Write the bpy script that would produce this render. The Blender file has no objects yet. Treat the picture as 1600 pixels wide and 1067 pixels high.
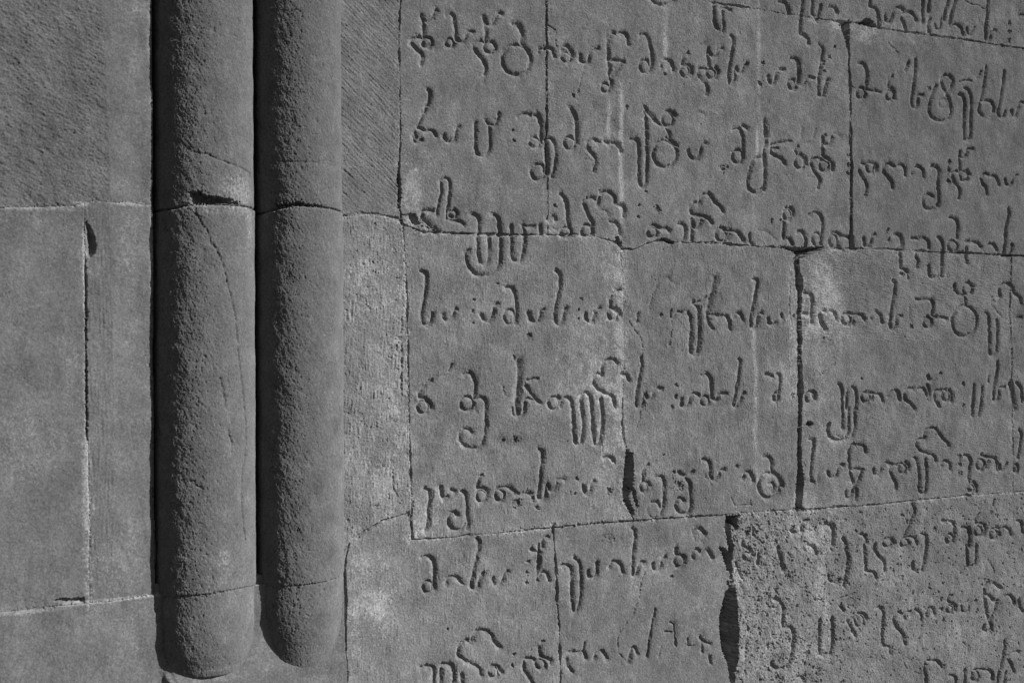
import bpy, math
import numpy as np
from mathutils import Matrix, Vector

# ------------------------------------------------------------------ camera, sky, sun, exposure
S = bpy.context.scene
COL = S.collection
CAM_R=(0.906611,-0.421925,-0.006000); CAM_U=(0.001315,-0.011393,0.999934); CAM_F=(0.421965,0.906559,0.009774)
cam = bpy.data.cameras.new("camera"); camo = bpy.data.objects.new("camera", cam); COL.objects.link(camo)
cam.sensor_fit = 'HORIZONTAL'; cam.sensor_width = 36.0; cam.lens = 36.0 * 1750.0 / 1600.0
cam.clip_start = 0.05; cam.clip_end = 500
R3 = Matrix((CAM_R, CAM_U, tuple(-c for c in CAM_F))).transposed()
camo.matrix_world = Matrix.Translation(Vector((0, -2.357, 1.6))) @ R3.to_4x4()
S.camera = camo

SUN_EL, SUN_AZ = math.radians(31), math.radians(46)      # azimuth measured from the wall's normal, to the right
w = bpy.data.worlds.new("World"); S.world = w; w.use_nodes = True
nt = w.node_tree; bg = nt.nodes["Background"]
sky = nt.nodes.new("ShaderNodeTexSky"); sky.sky_type = 'NISHITA'; sky.sun_disc = False
sky.sun_elevation = SUN_EL; sky.sun_rotation = math.pi - SUN_AZ
bw = nt.nodes.new("ShaderNodeSeparateColor")      # black and white film behind a red filter: only the sky's red counts
nt.links.new(sky.outputs[0], bw.inputs["Color"]); nt.links.new(bw.outputs[0], bg.inputs["Color"])
bg.inputs["Strength"].default_value = 0.05
sl = bpy.data.lights.new("sun", 'SUN'); sl.energy = 5.0; sl.angle = math.radians(0.53); sl.color = (1, 1, 1)
so = bpy.data.objects.new("sun", sl); COL.objects.link(so)
L = Vector((math.cos(SUN_EL)*math.sin(SUN_AZ), -math.cos(SUN_EL)*math.cos(SUN_AZ), math.sin(SUN_EL)))
so.rotation_euler = L.to_track_quat('Z', 'Y').to_euler(); so.location = L * 20
S.view_settings.view_transform = 'Standard'; S.view_settings.look = 'None'
S.view_settings.exposure = 0.3; S.view_settings.gamma = 1.0
S.render.engine = 'CYCLES'
S.cycles.max_bounces = 4; S.cycles.diffuse_bounces = 3

# ------------------------------------------------------------------ measured geometry, half millimetres (u along the wall, v up)
STROKES='''115,85,1756,4710,1760,4690,1766,4668,1768,4619
115,85,1760,4702,1778,4694,1797,4701,1813,4723,1826,4743
115,85,1762,4611,1737,4614,1715,4604,1706,4589,1719,4568,1743,4550,1757,4534,1757,4517,1751,4496
95,85,1807,4599,1803,4587,1795,4578,1783,4574,1771,4576,1763,4583,1760,4593,1763,4605,1772,4614,1783,4618,1795,4616,1803,4609,1807,4599
115,85,1877,4729,1895,4737,1911,4726,1915,4697,1920,4657,1923,4628,1939,4617,1958,4621,1970,4639,1977,4655,1993,4671,2006,4670
95,85,1914,4608,1911,4599,1903,4591,1893,4587,1883,4589,1876,4595,1873,4604,1876,4613,1884,4621,1894,4625,1904,4623,1911,4617,1914,4608
115,85,2067,4739,2074,4719,2092,4712,2109,4720,2122,4745,2141,4772,2154,4770
115,85,2063,4744,2072,4704,2074,4651,2073,4630
115,85,2066,4626,2044,4629,2021,4618,2011,4600,2027,4575,2050,4551,2065,4532,2070,4509,2065,4484
115,30,2065,4484,2058,4437
115,30,2059,4490,2043,4467
95,85,2120,4610,2116,4597,2106,4587,2093,4582,2079,4584,2069,4592,2066,4604,2070,4617,2080,4627,2093,4632,2107,4630,2117,4622,2120,4610
140,94,2210,4733,2230,4732,2249,4716,2256,4684,2252,4647,2262,4636
115,85,2300,4569,2290,4532,2263,4503,2226,4490,2190,4496,2163,4519,2154,4554,2164,4591,2190,4620,2227,4634,2264,4628,2291,4604,2300,4569
115,85,2341,4615,2349,4625,2373,4633,2396,4636,2413,4623,2423,4599
115,85,2465,4634,2468,4650,2485,4655,2506,4642,2520,4622,2516,4606
95,85,2515,4606,2511,4594,2501,4584,2488,4580,2475,4582,2466,4589,2462,4600,2466,4612,2475,4622,2489,4626,2502,4625,2511,4617,2515,4606
115,85,2561,4617,2565,4599,2582,4587,2603,4591,2611,4610,2617,4632,2635,4653,2660,4662
115,85,1785,4381,1793,4371,1791,4336,1775,4294,1754,4252,1738,4213,1760,4201,1778,4196,1796,4201,1812,4196,1824,4177
115,85,1861,4185,1864,4171,1880,4158,1898,4157,1914,4169,1920,4196,1927,4220,1936,4229
115,85,2018,4250,2017,4191,2018,4133,2032,4107,2050,4103,2072,4113,2087,4138,2088,4197,2089,4241
115,85,2073,4267,2093,4252,2115,4255,2132,4277,2138,4305
115,85,2233,4295,2260,4312,2287,4317,2303,4310
140,94,2323,4314,2341,4310,2353,4277,2356,4214,2359,4190
130,90,2511,4358,2531,4329,2539,4299,2541,4231,2539,4197
115,85,1717,4166,1720,4149,1735,4143,1753,4154
115,85,1723,4183,1726,4164
95,85,2349,4186,2345,4174,2334,4163,2320,4159,2306,4161,2296,4170,2292,4182,2296,4195,2307,4205,2321,4210,2335,4207,2345,4199,2349,4186
115,85,2378,4192,2383,4204,2404,4209,2420,4189,2425,4134,2420,4079,2407,4030
115,85,2381,4180,2379,4095,2384,4041
95,85,2370,4049,2365,4031,2352,4016,2335,4011,2317,4014,2305,4027,2300,4045,2305,4063,2318,4077,2335,4083,2353,4079,2365,4067,2370,4049
95,85,2535,4197,2531,4182,2519,4171,2504,4166,2488,4168,2477,4178,2473,4193,2477,4208,2489,4219,2504,4224,2520,4221,2531,4212,2535,4197
115,85,2663,4213,2635,4218,2611,4212,2596,4189,2614,4163,2638,4137,2647,4110,2634,4072
115,30,2589,4121,2610,4126,2631,4115
115,85,1706,3807,1715,3788,1733,3777,1748,3786,1753,3812,1759,3834,1782,3839,1810,3839
90,75,1844,3976,1846,3926,1836,3885,1828,3845,1823,3821
90,75,1847,3979,1866,3988,1884,3981,1888,3946,1883,3899,1877,3853,1874,3806
115,85,1884,3801,1915,3799,1940,3794,1956,3781
95,85,1925,3829,1922,3820,1915,3813,1906,3810,1896,3812,1889,3818,1887,3827,1890,3836,1896,3843,1906,3845,1915,3843,1922,3837,1925,3829
160,100,1763,3795,1785,3779,1809,3757,1824,3743
115,85,1997,3829,2023,3822,2035,3802,2032,3766,2028,3719,2027,3660,2034,3616,2053,3605,2071,3615,2082,3650,2085,3733
115,85,1977,3670,1966,3641,1974,3600,2002,3566,2040,3552,2085,3559,2121,3586,2137,3628,2142,3688,2139,3747,2133,3794,2126,3823,2103,3835
115,85,2194,3791,2198,3749,2193,3678,2199,3636,2219,3622,2242,3631,2259,3680,2266,3728,2262,3770,2253,3796
115,85,2256,3796,2283,3785,2313,3793
115,85,2347,3797,2350,3755
115,85,2453,3951,2477,3925,2488,3882,2491,3834,2496,3797
95,85,2511,3771,2507,3758,2497,3748,2482,3744,2468,3747,2457,3756,2454,3768,2457,3781,2468,3791,2482,3795,2497,3792,2507,3783,2511,3771
115,85,2391,3823,2418,3843,2428,3825
115,30,2390,3781,2424,3782
115,85,2598,3934,2580,3918,2587,3887,2604,3851,2624,3824,2625,3803
115,85,2598,3931,2622,3940,2644,3933
115,85,2654,3909,2663,3947
95,85,2628,3781,2624,3767,2612,3757,2597,3752,2581,3756,2569,3765,2565,3779,2570,3793,2581,3803,2597,3808,2613,3805,2624,3795,2628,3781
115,85,2966,4936,2996,4921,3041,4923,3082,4941,3097,4956
115,85,2717,4718,2718,4643,2723,4581,2726,4538,2735,4508,2729,4476
115,85,2721,4724,2742,4750,2764,4745
115,85,2778,4750,2807,4758,2825,4742,2834,4703
115,85,2727,4613,2759,4617,2802,4614
115,85,2791,4607,2773,4574,2737,4539
95,85,2725,4479,2722,4468,2714,4460,2702,4457,2691,4458,2683,4465,2680,4474,2683,4485,2691,4493,2702,4496,2714,4495,2722,4488,2725,4479
115,85,2902,4757,2928,4762,2950,4744,2963,4701,2970,4657,2963,4606,2952,4583
95,85,2954,4608,2951,4592,2940,4579,2926,4574,2912,4576,2902,4587,2898,4602,2902,4619,2913,4631,2927,4637,2941,4634,2951,4624,2954,4608
115,85,3023,4612,3031,4635,3053,4650,3076,4643,3091,4619,3094,4603
115,30,3284,4762,3221,4723,3183,4699
115,85,3183,4699,3156,4677,3148,4650,3151,4635,3182,4638,3203,4624,3201,4598,3189,4584
95,85,3190,4606,3186,4593,3176,4582,3162,4577,3149,4579,3139,4588,3135,4601,3139,4615,3149,4626,3163,4631,3177,4629,3187,4620,3190,4606
95,85,3349,4611,3346,4599,3336,4589,3322,4584,3309,4586,3300,4594,3296,4606,3300,4619,3310,4629,3323,4633,3336,4632,3346,4623,3349,4611
115,85,3307,4732,3306,4700,3310,4648
115,85,3310,4723,3330,4702,3349,4704,3373,4733,3389,4744
115,85,3306,4628,3278,4630,3251,4619,3242,4595,3262,4572,3289,4551,3298,4523,3289,4496
115,85,3349,4645,3367,4621,3352,4593
115,85,3445,4816,3459,4795,3450,4735,3436,4667,3430,4608,3435,4572,3455,4571,3470,4598,3476,4652,3492,4637,3512,4639,3526,4663,3544,4685
115,30,3475,4612,3479,4586
115,85,3679,4632,3687,4606,3707,4595,3728,4617,3737,4651,3758,4674,3783,4676
140,94,3838,4743,3872,4739,3884,4700,3888,4646,3879,4618
95,85,3870,4607,3866,4594,3856,4583,3842,4579,3829,4581,3819,4589,3816,4602,3819,4615,3829,4625,3843,4630,3856,4628,3866,4619,3870,4607
115,85,3340,4971,3341,4919,3347,4861,3363,4840
90,75,3399,4952,3393,4912,3398,4860,3394,4830
115,85,3383,4950,3415,4957,3443,4951
115,85,3753,5030,3786,5031,3807,5003,3815,4977
115,85,3905,5056,3896,4987,3891,4918,3896,4878,3920,4873
115,85,2925,4400,2947,4373,2983,4344,3013,4324
115,85,2925,4381,2930,4324,2931,4261
95,85,3093,4358,3088,4340,3076,4326,3059,4320,3043,4323,3031,4335,3027,4352,3031,4370,3043,4384,3060,4390,3077,4387,3089,4375,3093,4358
115,85,3051,4395,3081,4394,3104,4377
115,85,3047,4308,3064,4290,3069,4265
115,85,3453,4334,3485,4343,3505,4324,3512,4304
115,85,3509,4361,3541,4347
170,100,3657,4393,3663,4353,3665,4317
115,30,3241,4401,3276,4398
115,85,2699,4222,2717,4210
115,85,2742,4212,2767,4211,2781,4190,2788,4175
115,85,2843,4235,2868,4240,2886,4217,2890,4129,2891,4041,2903,4011,2921,4014,2933,4037,2937,4132,2932,4220,2935,4264
115,85,3112,4185,3102,4151,3076,4124,3041,4113,3006,4120,2981,4143,2972,4175,2982,4209,3007,4236,3042,4247,3077,4241,3103,4218,3112,4185
115,85,3050,4267,3080,4247,3110,4227
115,85,3178,4209,3186,4181,3212,4166,3239,4174,3251,4211,3263,4244,3287,4252
95,85,3517,4200,3512,4183,3500,4170,3483,4165,3466,4168,3454,4179,3450,4195,3454,4212,3467,4225,3484,4231,3500,4227,3513,4216,3517,4200
115,85,3514,4302,3515,4236,3511,4203
120,87,3663,4317,3664,4273,3650,4252,3652,4179,3656,4113,3652,4039
115,85,3650,4202,3613,4200,3584,4188,3563,4147,3548,4093,3550,4047,3578,4022,3611,4020,3640,4045
115,85,3322,3852,3299,3873,3252,3881,3214,3886,3192,3910,3210,3940,3245,3948,3253,3972,3284,3996,3315,3991,3339,3957,3374,3935,3393,3910
115,85,2669,3966,2711,3971,2743,3951,2750,3920
115,85,2761,3911,2793,3910,2807,3886,2800,3860
115,30,2668,3882,2696,3880,2717,3856
115,85,2721,3829,2753,3827,2774,3806,2781,3772
115,85,2953,3820,2979,3824,3001,3809,3046,3811,3065,3799
95,85,2996,3790,2992,3778,2981,3768,2967,3765,2953,3767,2943,3776,2939,3788,2943,3800,2954,3809,2968,3813,2982,3810,2992,3802,2996,3790
115,85,3122,3840,3148,3834,3163,3806,3155,3767,3144,3754
115,85,3202,3866,3201,3801,3199,3756
115,85,3206,3853,3213,3828,3228,3820,3248,3835,3260,3862
95,85,3412,3793,3407,3777,3396,3764,3380,3760,3364,3763,3353,3775,3349,3791,3353,3807,3365,3820,3380,3825,3396,3821,3408,3810,3412,3793
115,85,3377,3828,3416,3816,3464,3812,3495,3793,3515,3768
115,85,3416,3777,3432,3797
115,85,3552,3802,3556,3769,3568,3753
115,30,3609,3824,3650,3823,3691,3808,3724,3782
115,85,3800,3950,3830,3948,3840,3921,3816,3893
95,85,3829,3916,3826,3902,3816,3892,3804,3887,3791,3890,3782,3900,3779,3913,3783,3927,3792,3937,3804,3941,3817,3938,3826,3929,3829,3916
115,85,3780,3878,3779,3791,3815,3792,3836,3759
115,85,3704,4276,3762,4291,3820,4302
115,85,3703,4263,3703,4233,3732,4215,3765,4207,3786,4178
115,85,3720,4258,3737,4262
115,30,3947,4308,3913,4295,3879,4279
115,85,3879,4279,3858,4261,3862,4234,3895,4233,3925,4218,3929,4188
95,85,3920,4195,3916,4179,3902,4166,3884,4160,3867,4164,3854,4175,3849,4191,3854,4207,3867,4220,3885,4225,3903,4222,3916,4211,3920,4195
115,85,4042,4342,4042,4301,4043,4246,4076,4228,4108,4203,4108,4168
115,85,4042,4318,4063,4303,4090,4311,4110,4347
95,85,4087,4193,4082,4178,4070,4167,4053,4162,4037,4165,4025,4175,4021,4189,4025,4204,4037,4215,4054,4220,4070,4217,4082,4207,4087,4193
115,85,4024,4225,3989,4226,3965,4204,3976,4167,4010,4128,4024,4102,4009,4067
115,30,3941,4121,3980,4126
115,85,3870,3823,3900,3831,3916,3804,3919,3750
115,85,3952,3921,3986,3937,4020,3927,4039,3891,4034,3822,4027,3767
95,85,4028,3795,4024,3778,4013,3766,3997,3761,3982,3765,3970,3776,3966,3792,3971,3809,3982,3821,3998,3826,4013,3823,4024,3811,4028,3795
115,85,4102,3825,4132,3836,4163,3820
95,85,4141,3791,4137,3774,4126,3762,4112,3757,4098,3761,4088,3772,4085,3789,4089,3805,4099,3818,4113,3823,4127,3819,4137,3807,4141,3791
115,85,4158,3810,4203,3815,4225,3802,4230,3747
115,85,4140,3765,4158,3745
115,85,3904,4605,3925,4617,3938,4642,3960,4653,3981,4651
115,30,3942,4625,3946,4605
115,85,4026,4835,4043,4813,4038,4765,4029,4716,4015,4660,4010,4591,4023,4561,4045,4567,4055,4602,4067,4637,4080,4649
115,85,3900,5059,3900,5015,3895,4953,3894,4885,3919,4874,3945,4857,3951,4834
115,85,3973,5068,3970,5003,3985,4984
115,85,4028,5044,4017,5009,4006,4966
115,85,4089,5042,4124,5043,4139,5017
115,30,3905,4378,3897,4335
115,30,3991,4378,3978,4342
115,85,4363,5118,4367,5083,4403,5074,4426,5038,4430,4982
115,85,4476,5044,4485,5017,4508,5016,4527,5043,4546,5084,4584,5100,4607,5088
115,85,4607,5074,4645,5082,4682,5076,4706,5043
115,85,4597,5037,4618,5011,4629,4976
115,85,4753,5168,4754,5092,4758,5038
115,85,4801,5174,4797,5105
115,85,4811,5066,4794,5032,4799,4989
80,71,4845,5041,4859,5014,4883,5021,4894,5051,4899,5081
115,85,4949,5193,4929,5135,4918,5076
115,85,5004,5200,4978,5127,4962,5059
115,85,4967,5041,5007,5057,5041,5043,5056,5004
80,71,5086,5048,5091,5015,5111,5010,5131,5035,5147,5062
115,85,5253,5231,5245,5152,5234,5076,5235,5009,5252,4989,5273,5006,5284,5045,5310,5059
115,85,5499,5164,5547,5178
115,85,4295,4763,4327,4763,4347,4733,4351,4692,4343,4628,4384,4621,4434,4619
95,85,4336,4605,4332,4590,4321,4578,4307,4573,4292,4575,4282,4585,4278,4599,4282,4614,4293,4626,4307,4631,4322,4629,4332,4619,4336,4605
115,85,4651,4803,4627,4762
115,30,4627,4762,4579,4735,4537,4717
115,85,4537,4717,4509,4689,4499,4649,4527,4649,4545,4625,4545,4597
95,85,4543,4611,4539,4596,4528,4585,4512,4580,4497,4582,4486,4592,4482,4605,4486,4620,4498,4631,4513,4637,4528,4634,4539,4625,4543,4611
115,85,4703,4827,4704,4784,4690,4725,4677,4652,4667,4587,4681,4559,4704,4561,4714,4591,4721,4624,4753,4632
115,85,4855,4694,4830,4652,4805,4599,4795,4555,4814,4516,4862,4496,4921,4503,4957,4532,4966,4577,4954,4627,4933,4661,4906,4695,4899,4731,4924,4755,4958,4759,4981,4735,4970,4694,4937,4658
95,30,4934,4599,4929,4587,4918,4578,4902,4573,4886,4575,4875,4583,4871,4594,4875,4606,4887,4615,4903,4620,4918,4618,4930,4611,4934,4599
80,71,5037,4733,5072,4742,5122,4747
90,75,5202,4809,5168,4768
115,85,5072,4704,5101,4681,5117,4627,5119,4546,5116,4435,5103,4408,5077,4401,5063,4423,5068,4600,5056,4651,5026,4659
110,83,5247,4839,5232,4778,5213,4709,5196,4641,5232,4641,5268,4640,5293,4612,5298,4583
115,85,5186,4625,5182,4581,5211,4553
110,83,5387,4827,5378,4763,5356,4685,5336,4616,5329,4571,5354,4554,5380,4568,5386,4591
115,85,5443,4603,5448,4577,5474,4575,5491,4607,5507,4646,5534,4659
115,30,4118,4362,4144,4367,4162,4355
115,85,5027,4329,5031,4303,5061,4302,5081,4318,5092,4348,5127,4354
115,85,5026,4292,5027,4219,4991,4217,4966,4200,4973,4168,4999,4137,5021,4105,5013,4064
95,85,5087,4195,5082,4180,5070,4169,5054,4165,5038,4168,5027,4177,5023,4191,5027,4205,5039,4216,5055,4221,5071,4218,5083,4208,5087,4195
115,85,5080,4228,5097,4201
115,85,4303,4219,4329,4210
95,85,4397,4200,4392,4185,4381,4174,4365,4169,4350,4172,4339,4182,4335,4196,4339,4211,4350,4223,4366,4228,4381,4225,4393,4215,4397,4200
115,85,4384,4224,4414,4212,4408,4180
115,85,4280,4175,4302,4145,4328,4116,4336,4085,4327,4046
115,85,4536,4213,4499,4227,4466,4208,4461,4183,4489,4157,4516,4130,4523,4095
115,85,4559,4221,4594,4224,4612,4200,4612,4171
115,85,4666,4182,4671,4204,4695,4223,4726,4221,4747,4198,4752,4169
130,90,4815,4234,4849,4233,4868,4209,4860,4172,4855,4114,4863,4056,4856,4012
115,85,4818,4061,4789,4074,4755,4061,4742,4028,4759,3997,4797,3988,4831,4000,4853,4027
115,85,5246,4210,5211,4212,5185,4192,5200,4163,5225,4135,5237,4098
115,85,5262,4204,5298,4206,5320,4181,5328,4159
90,75,5375,4196,5385,4166,5411,4157,5432,4177,5445,4207,5475,4228
115,85,4232,3808,4232,3759,4257,3746
115,85,4307,3811,4311,3776,4333,3763,4356,3778,4370,3820,4388,3831
140,94,4536,3837,4568,3835,4588,3814,4584,3771,4567,3753
115,85,4662,3821,4700,3822,4747,3824,4778,3807,4783,3771
115,85,4943,3951,4987,3942,5003,3903,4995,3837
95,85,4995,3789,4990,3774,4977,3762,4960,3757,4943,3761,4930,3772,4926,3787,4931,3802,4943,3814,4961,3819,4978,3815,4990,3804,4995,3789
115,85,4849,3835,4877,3818,4889,3775,4883,3709,4877,3635,4875,3618
115,85,5060,3817,5110,3819,5160,3810,5182,3788
115,85,5059,3780,5063,3729,5078,3693
115,85,5251,3809,5287,3807,5304,3774
120,87,5398,4021,5405,3980,5386,3904,5375,3828,5360,3753,5395,3747,5421,3770,5427,3808
115,85,4567,3739,4568,3686,4572,3650,4603,3644,4622,3627
115,85,4689,3725,4705,3697,4698,3661
115,85,4784,3674,4785,3633
115,85,4989,3756,5029,3754
115,85,1747,3565,1768,3557,1775,3534,1771,3488,1761,3431,1753,3373,1755,3336,1770,3323,1788,3330,1798,3356,1802,3374
115,85,1855,3374,1859,3354,1878,3345,1897,3354,1909,3375,1913,3392,1922,3398
115,85,2045,3370,2052,3352,2071,3344,2090,3353,2103,3382,2108,3412,2123,3424
115,85,2169,3500,2195,3496,2211,3467,2218,3419,2222,3371,2217,3336
95,85,2216,3365,2212,3350,2201,3339,2186,3334,2171,3338,2160,3350,2156,3365,2160,3380,2171,3392,2186,3396,2201,3392,2212,3381,2216,3365
115,85,2284,3384,2287,3360,2307,3342,2330,3348,2344,3372,2348,3397,2361,3403
115,85,2423,3585,2443,3574,2448,3543,2441,3495,2425,3428,2415,3373,2418,3343,2435,3332,2455,3343,2466,3380,2476,3407
115,85,2583,3381,2587,3356,2604,3343,2625,3350,2636,3381,2647,3403,2664,3412
80,71,1892,3145,1880,3122
115,30,1880,3122,1849,3097,1799,3075
115,85,1799,3075,1756,3047,1741,3021,1741,3001,1768,2992,1792,2971,1798,2948
95,85,1786,2957,1782,2943,1771,2934,1757,2930,1742,2934,1732,2945,1728,2959,1732,2972,1742,2982,1757,2985,1772,2981,1782,2971,1786,2957
115,85,1958,3101,1980,3107,1999,3089,2008,3054,2006,3001
95,85,1999,2966,1995,2950,1983,2939,1968,2935,1953,2940,1942,2952,1938,2968,1942,2983,1954,2995,1969,2999,1984,2994,1995,2982,1999,2966
115,85,2005,2989,2037,2992,2059,2976,2061,2941
115,30,2001,2954,2017,2925
70,66,2206,3181,2218,3157
180,100,2230,3157,2231,3103,2225,3032,2218,2973,2218,2931,2227,2907
90,75,2275,3070,2328,3075
115,85,2266,3043,2284,3013,2317,2979,2337,2961
115,30,2461,3176,2426,3137,2386,3101,2352,3081
115,85,2261,2980,2278,2986,2304,2976
115,85,2259,2972,2257,2935,2251,2918
95,85,2440,2958,2436,2943,2426,2932,2411,2929,2397,2933,2387,2944,2383,2960,2387,2975,2398,2985,2412,2989,2426,2985,2436,2973,2440,2958
115,85,2429,2989,2446,2976
115,85,2445,2943,2452,2967
115,85,2448,2972,2479,2981,2503,2968,2512,2919,2516,2842,2521,2775,2539,2759,2557,2773,2568,2840,2563,2918,2558,2969,2567,2992,2588,3005,2608,2979,2614,2916,2620,2812,2627,2766,2642,2755,2657,2775,2672,2863,2667,2936,2663,2972
115,85,2739,2934,2727,2981,2694,2997,2653,3019,2628,3046,2636,3082,2662,3093,2677,3085
115,85,2677,3085,2672,3123,2696,3155,2732,3161,2755,3143
90,75,2780,3091,2807,3087,2822,3058
115,85,2768,3501,2739,3481,2721,3456,2721,3425,2725,3410,2750,3410,2767,3395,2771,3376
95,85,2761,3379,2757,3366,2747,3356,2733,3353,2720,3356,2710,3366,2707,3379,2710,3392,2720,3401,2734,3405,2747,3402,2757,3392,2761,3379
115,30,3044,3569,3006,3549,2976,3504,2954,3447,2946,3403
115,30,3096,3538,3044,3569
115,85,2880,3390,2876,3349
115,85,2892,3170,2896,3132,2884,3088,2873,3032,2865,2970,2866,2932,2883,2925,2905,2944,2914,2991,2927,2968,2950,2971,2968,2999,2983,3014,3009,3014
80,71,3072,3404,3068,3372,3083,3366,3099,3392,3133,3398
140,94,3206,3441,3233,3419,3237,3367,3237,3270,3232,3212,3219,3190,3198,3184,3185,3211,3185,3283,3184,3367,3171,3392
200,100,3339,3569,3327,3517,3307,3458,3293,3400,3294,3361
115,85,3210,3443,3256,3453,3287,3471
115,85,3298,3368,3303,3335,3325,3313
115,85,3302,3381,3337,3384,3360,3375,3396,3381,3421,3355,3431,3310
115,85,3451,3375,3480,3395,3503,3382,3511,3356
115,85,3578,3571,3600,3562,3595,3516,3583,3462,3570,3403,3561,3343,3571,3320,3592,3327,3604,3357,3613,3390,3633,3397
115,85,3670,3370,3674,3347,3694,3337,3719,3347
115,85,3753,3391,3757,3371
115,85,3129,2964,3129,2932,3148,2922,3174,2937,3186,2975,3206,2988,3229,2981
130,90,3253,3077,3284,3080,3307,3057,3312,3011,3315,2959
115,85,3315,2959,3345,2952,3357,2978,3400,2983
95,85,3302,2947,3298,2935,3288,2926,3274,2923,3261,2926,3251,2936,3248,2948,3251,2960,3261,2969,3275,2972,3288,2968,3298,2959,3302,2947
110,83,3481,3162,3493,3146,3481,3093,3468,3034,3453,2969,3445,2924,3463,2913,3487,2942,3499,2975,3512,2981
115,85,3642,3078,3675,3071,3696,3064
115,85,3720,3077,3741,3070,3744,3030,3732,2977
95,85,3732,2956,3729,2946,3723,2938,3715,2935,3707,2938,3701,2946,3699,2957,3701,2968,3707,2976,3715,2979,3724,2976,3730,2968,3732,2956
140,94,3900,3502,3934,3495,3948,3454,3943,3407,3944,3346
115,85,4023,3414,4049,3404,4071,3408,4097,3402,4108,3361
140,94,3999,3387,4005,3353,4031,3312
115,85,3886,3393,3925,3390
95,85,3950,2953,3946,2939,3937,2929,3924,2925,3911,2930,3902,2940,3899,2954,3902,2968,3912,2979,3924,2982,3937,2978,3946,2968,3950,2953
130,90,3941,2984,3960,2967,3956,2943
120,87,4119,3021,4140,2990,4146,2886
115,85,4215,3002,4239,2988,4250,2940,4247,2883
115,85,4179,2885,4177,2955,4193,2989,4215,3002
115,85,4566,3625,4580,3619
80,71,4622,3627,4626,3595
115,85,4778,3630,4802,3606,4841,3610,4870,3633
95,85,4207,3366,4203,3351,4192,3340,4176,3336,4162,3339,4151,3351,4147,3366,4151,3381,4162,3392,4177,3396,4192,3392,4203,3381,4207,3366
115,85,4225,3340,4230,3375,4252,3382
130,90,4190,3398,4244,3392,4288,3385,4308,3365
115,85,4356,3375,4379,3404,4413,3400,4435,3351
110,83,4509,3582,4528,3564,4520,3511,4505,3447,4495,3384,4490,3334,4501,3317,4525,3324,4539,3352,4544,3384,4572,3388
115,30,4634,3442,4633,3370
115,85,4691,3482,4724,3479,4781,3483,4812,3473,4817,3429,4809,3393,4852,3383,4911,3376
95,85,4803,3354,4798,3338,4786,3327,4770,3323,4754,3327,4742,3338,4738,3353,4742,3368,4754,3379,4771,3384,4787,3380,4799,3369,4803,3354
115,85,5151,3363,5137,3319,5101,3286,5052,3275,5004,3286,4970,3318,4957,3362,4971,3406,5006,3438,5055,3450,5103,3439,5138,3407,5151,3363
115,85,5065,3502,5065,3454
115,85,4972,3570,4981,3537,5016,3516,5045,3512
95,85,5122,3547,5117,3530,5102,3517,5083,3512,5064,3517,5051,3529,5046,3545,5051,3562,5065,3575,5084,3580,5103,3576,5117,3564,5122,3547
115,85,5091,3583,5128,3565
115,85,5195,3408,5230,3415,5247,3390,5251,3271,5250,3189,5268,3167,5293,3174,5313,3226,5316,3308,5315,3375
115,85,5350,3510,5340,3540,5351,3570,5403,3586,5439,3564,5456,3527,5496,3505,5508,3467
115,30,5283,3501,5277,3464,5307,3427,5348,3394
95,30,5339,3491,5335,3482,5326,3475,5313,3472,5300,3474,5291,3481,5288,3490,5291,3500,5301,3507,5314,3509,5326,3507,5336,3500,5339,3491
115,85,5468,3384,5505,3388
115,30,5441,3346,5452,3369
115,85,4766,3055,4776,3034,4804,3026,4834,3047,4863,3068
115,85,4766,3005,4784,2962,4776,2933
95,85,4343,2943,4339,2928,4329,2918,4314,2914,4300,2918,4290,2929,4286,2944,4290,2959,4301,2969,4315,2973,4329,2968,4340,2958,4343,2943
115,85,4310,2971,4365,2963,4410,2955,4428,2920
115,85,4351,2929,4364,2953
115,85,4469,2947,4511,2978,4541,2967,4552,2924
115,85,4651,2986,4614,2983,4590,2959,4594,2927,4631,2901,4664,2870
115,85,4689,2985,4737,2981,4762,2948,4772,2922
115,85,4866,2974,4828,2961,4824,2921,4855,2874
95,85,4932,2940,4928,2925,4918,2914,4905,2911,4891,2915,4881,2926,4878,2942,4882,2957,4892,2968,4905,2971,4919,2967,4929,2956,4932,2940
115,85,4930,2973,4951,2944,4944,2908
115,85,5120,2999,5114,2933,5113,2858,5111,2826
115,85,5189,2983,5180,2902,5174,2856,5161,2821
110,83,5318,3129,5320,3085,5304,3025,5291,2974,5282,2914,5300,2903,5326,2928,5337,2973,5373,2979
80,71,5251,3045,5245,3011
160,100,5420,3001,5435,2948,5445,2881,5455,2849
115,85,5467,3000,5501,2970,5506,2894
115,85,2060,2941,2060,2879,2056,2821,2043,2780,2022,2764,1991,2765,1956,2775,1932,2808,1936,2837,1956,2851,1982,2847,1991,2832
115,85,2195,2940,2204,2911,2224,2904,2251,2915,2257,2951
130,90,1760,2591,1781,2579,1785,2550,1780,2499,1778,2442,1768,2408
115,30,1725,2402,1743,2407,1765,2408
115,85,1836,2599,1839,2564,1852,2543,1864,2551
115,85,1889,2578,1905,2572
115,85,1939,2570,1955,2560,1963,2522,1965,2463,1971,2422,1964,2400
115,85,1920,2464,1901,2476,1879,2461,1874,2435,1888,2408,1913,2395,1941,2398,1960,2423
115,30,2151,2717,2131,2688,2079,2661,2041,2640
115,85,2041,2640,2021,2612,2018,2577,2047,2578,2066,2562,2067,2539
95,85,2064,2539,2060,2526,2051,2517,2038,2514,2025,2518,2016,2529,2013,2542,2016,2555,2026,2564,2038,2567,2051,2563,2060,2552,2064,2539
115,85,2124,2571,2150,2575,2176,2574,2202,2554,2210,2542
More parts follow.
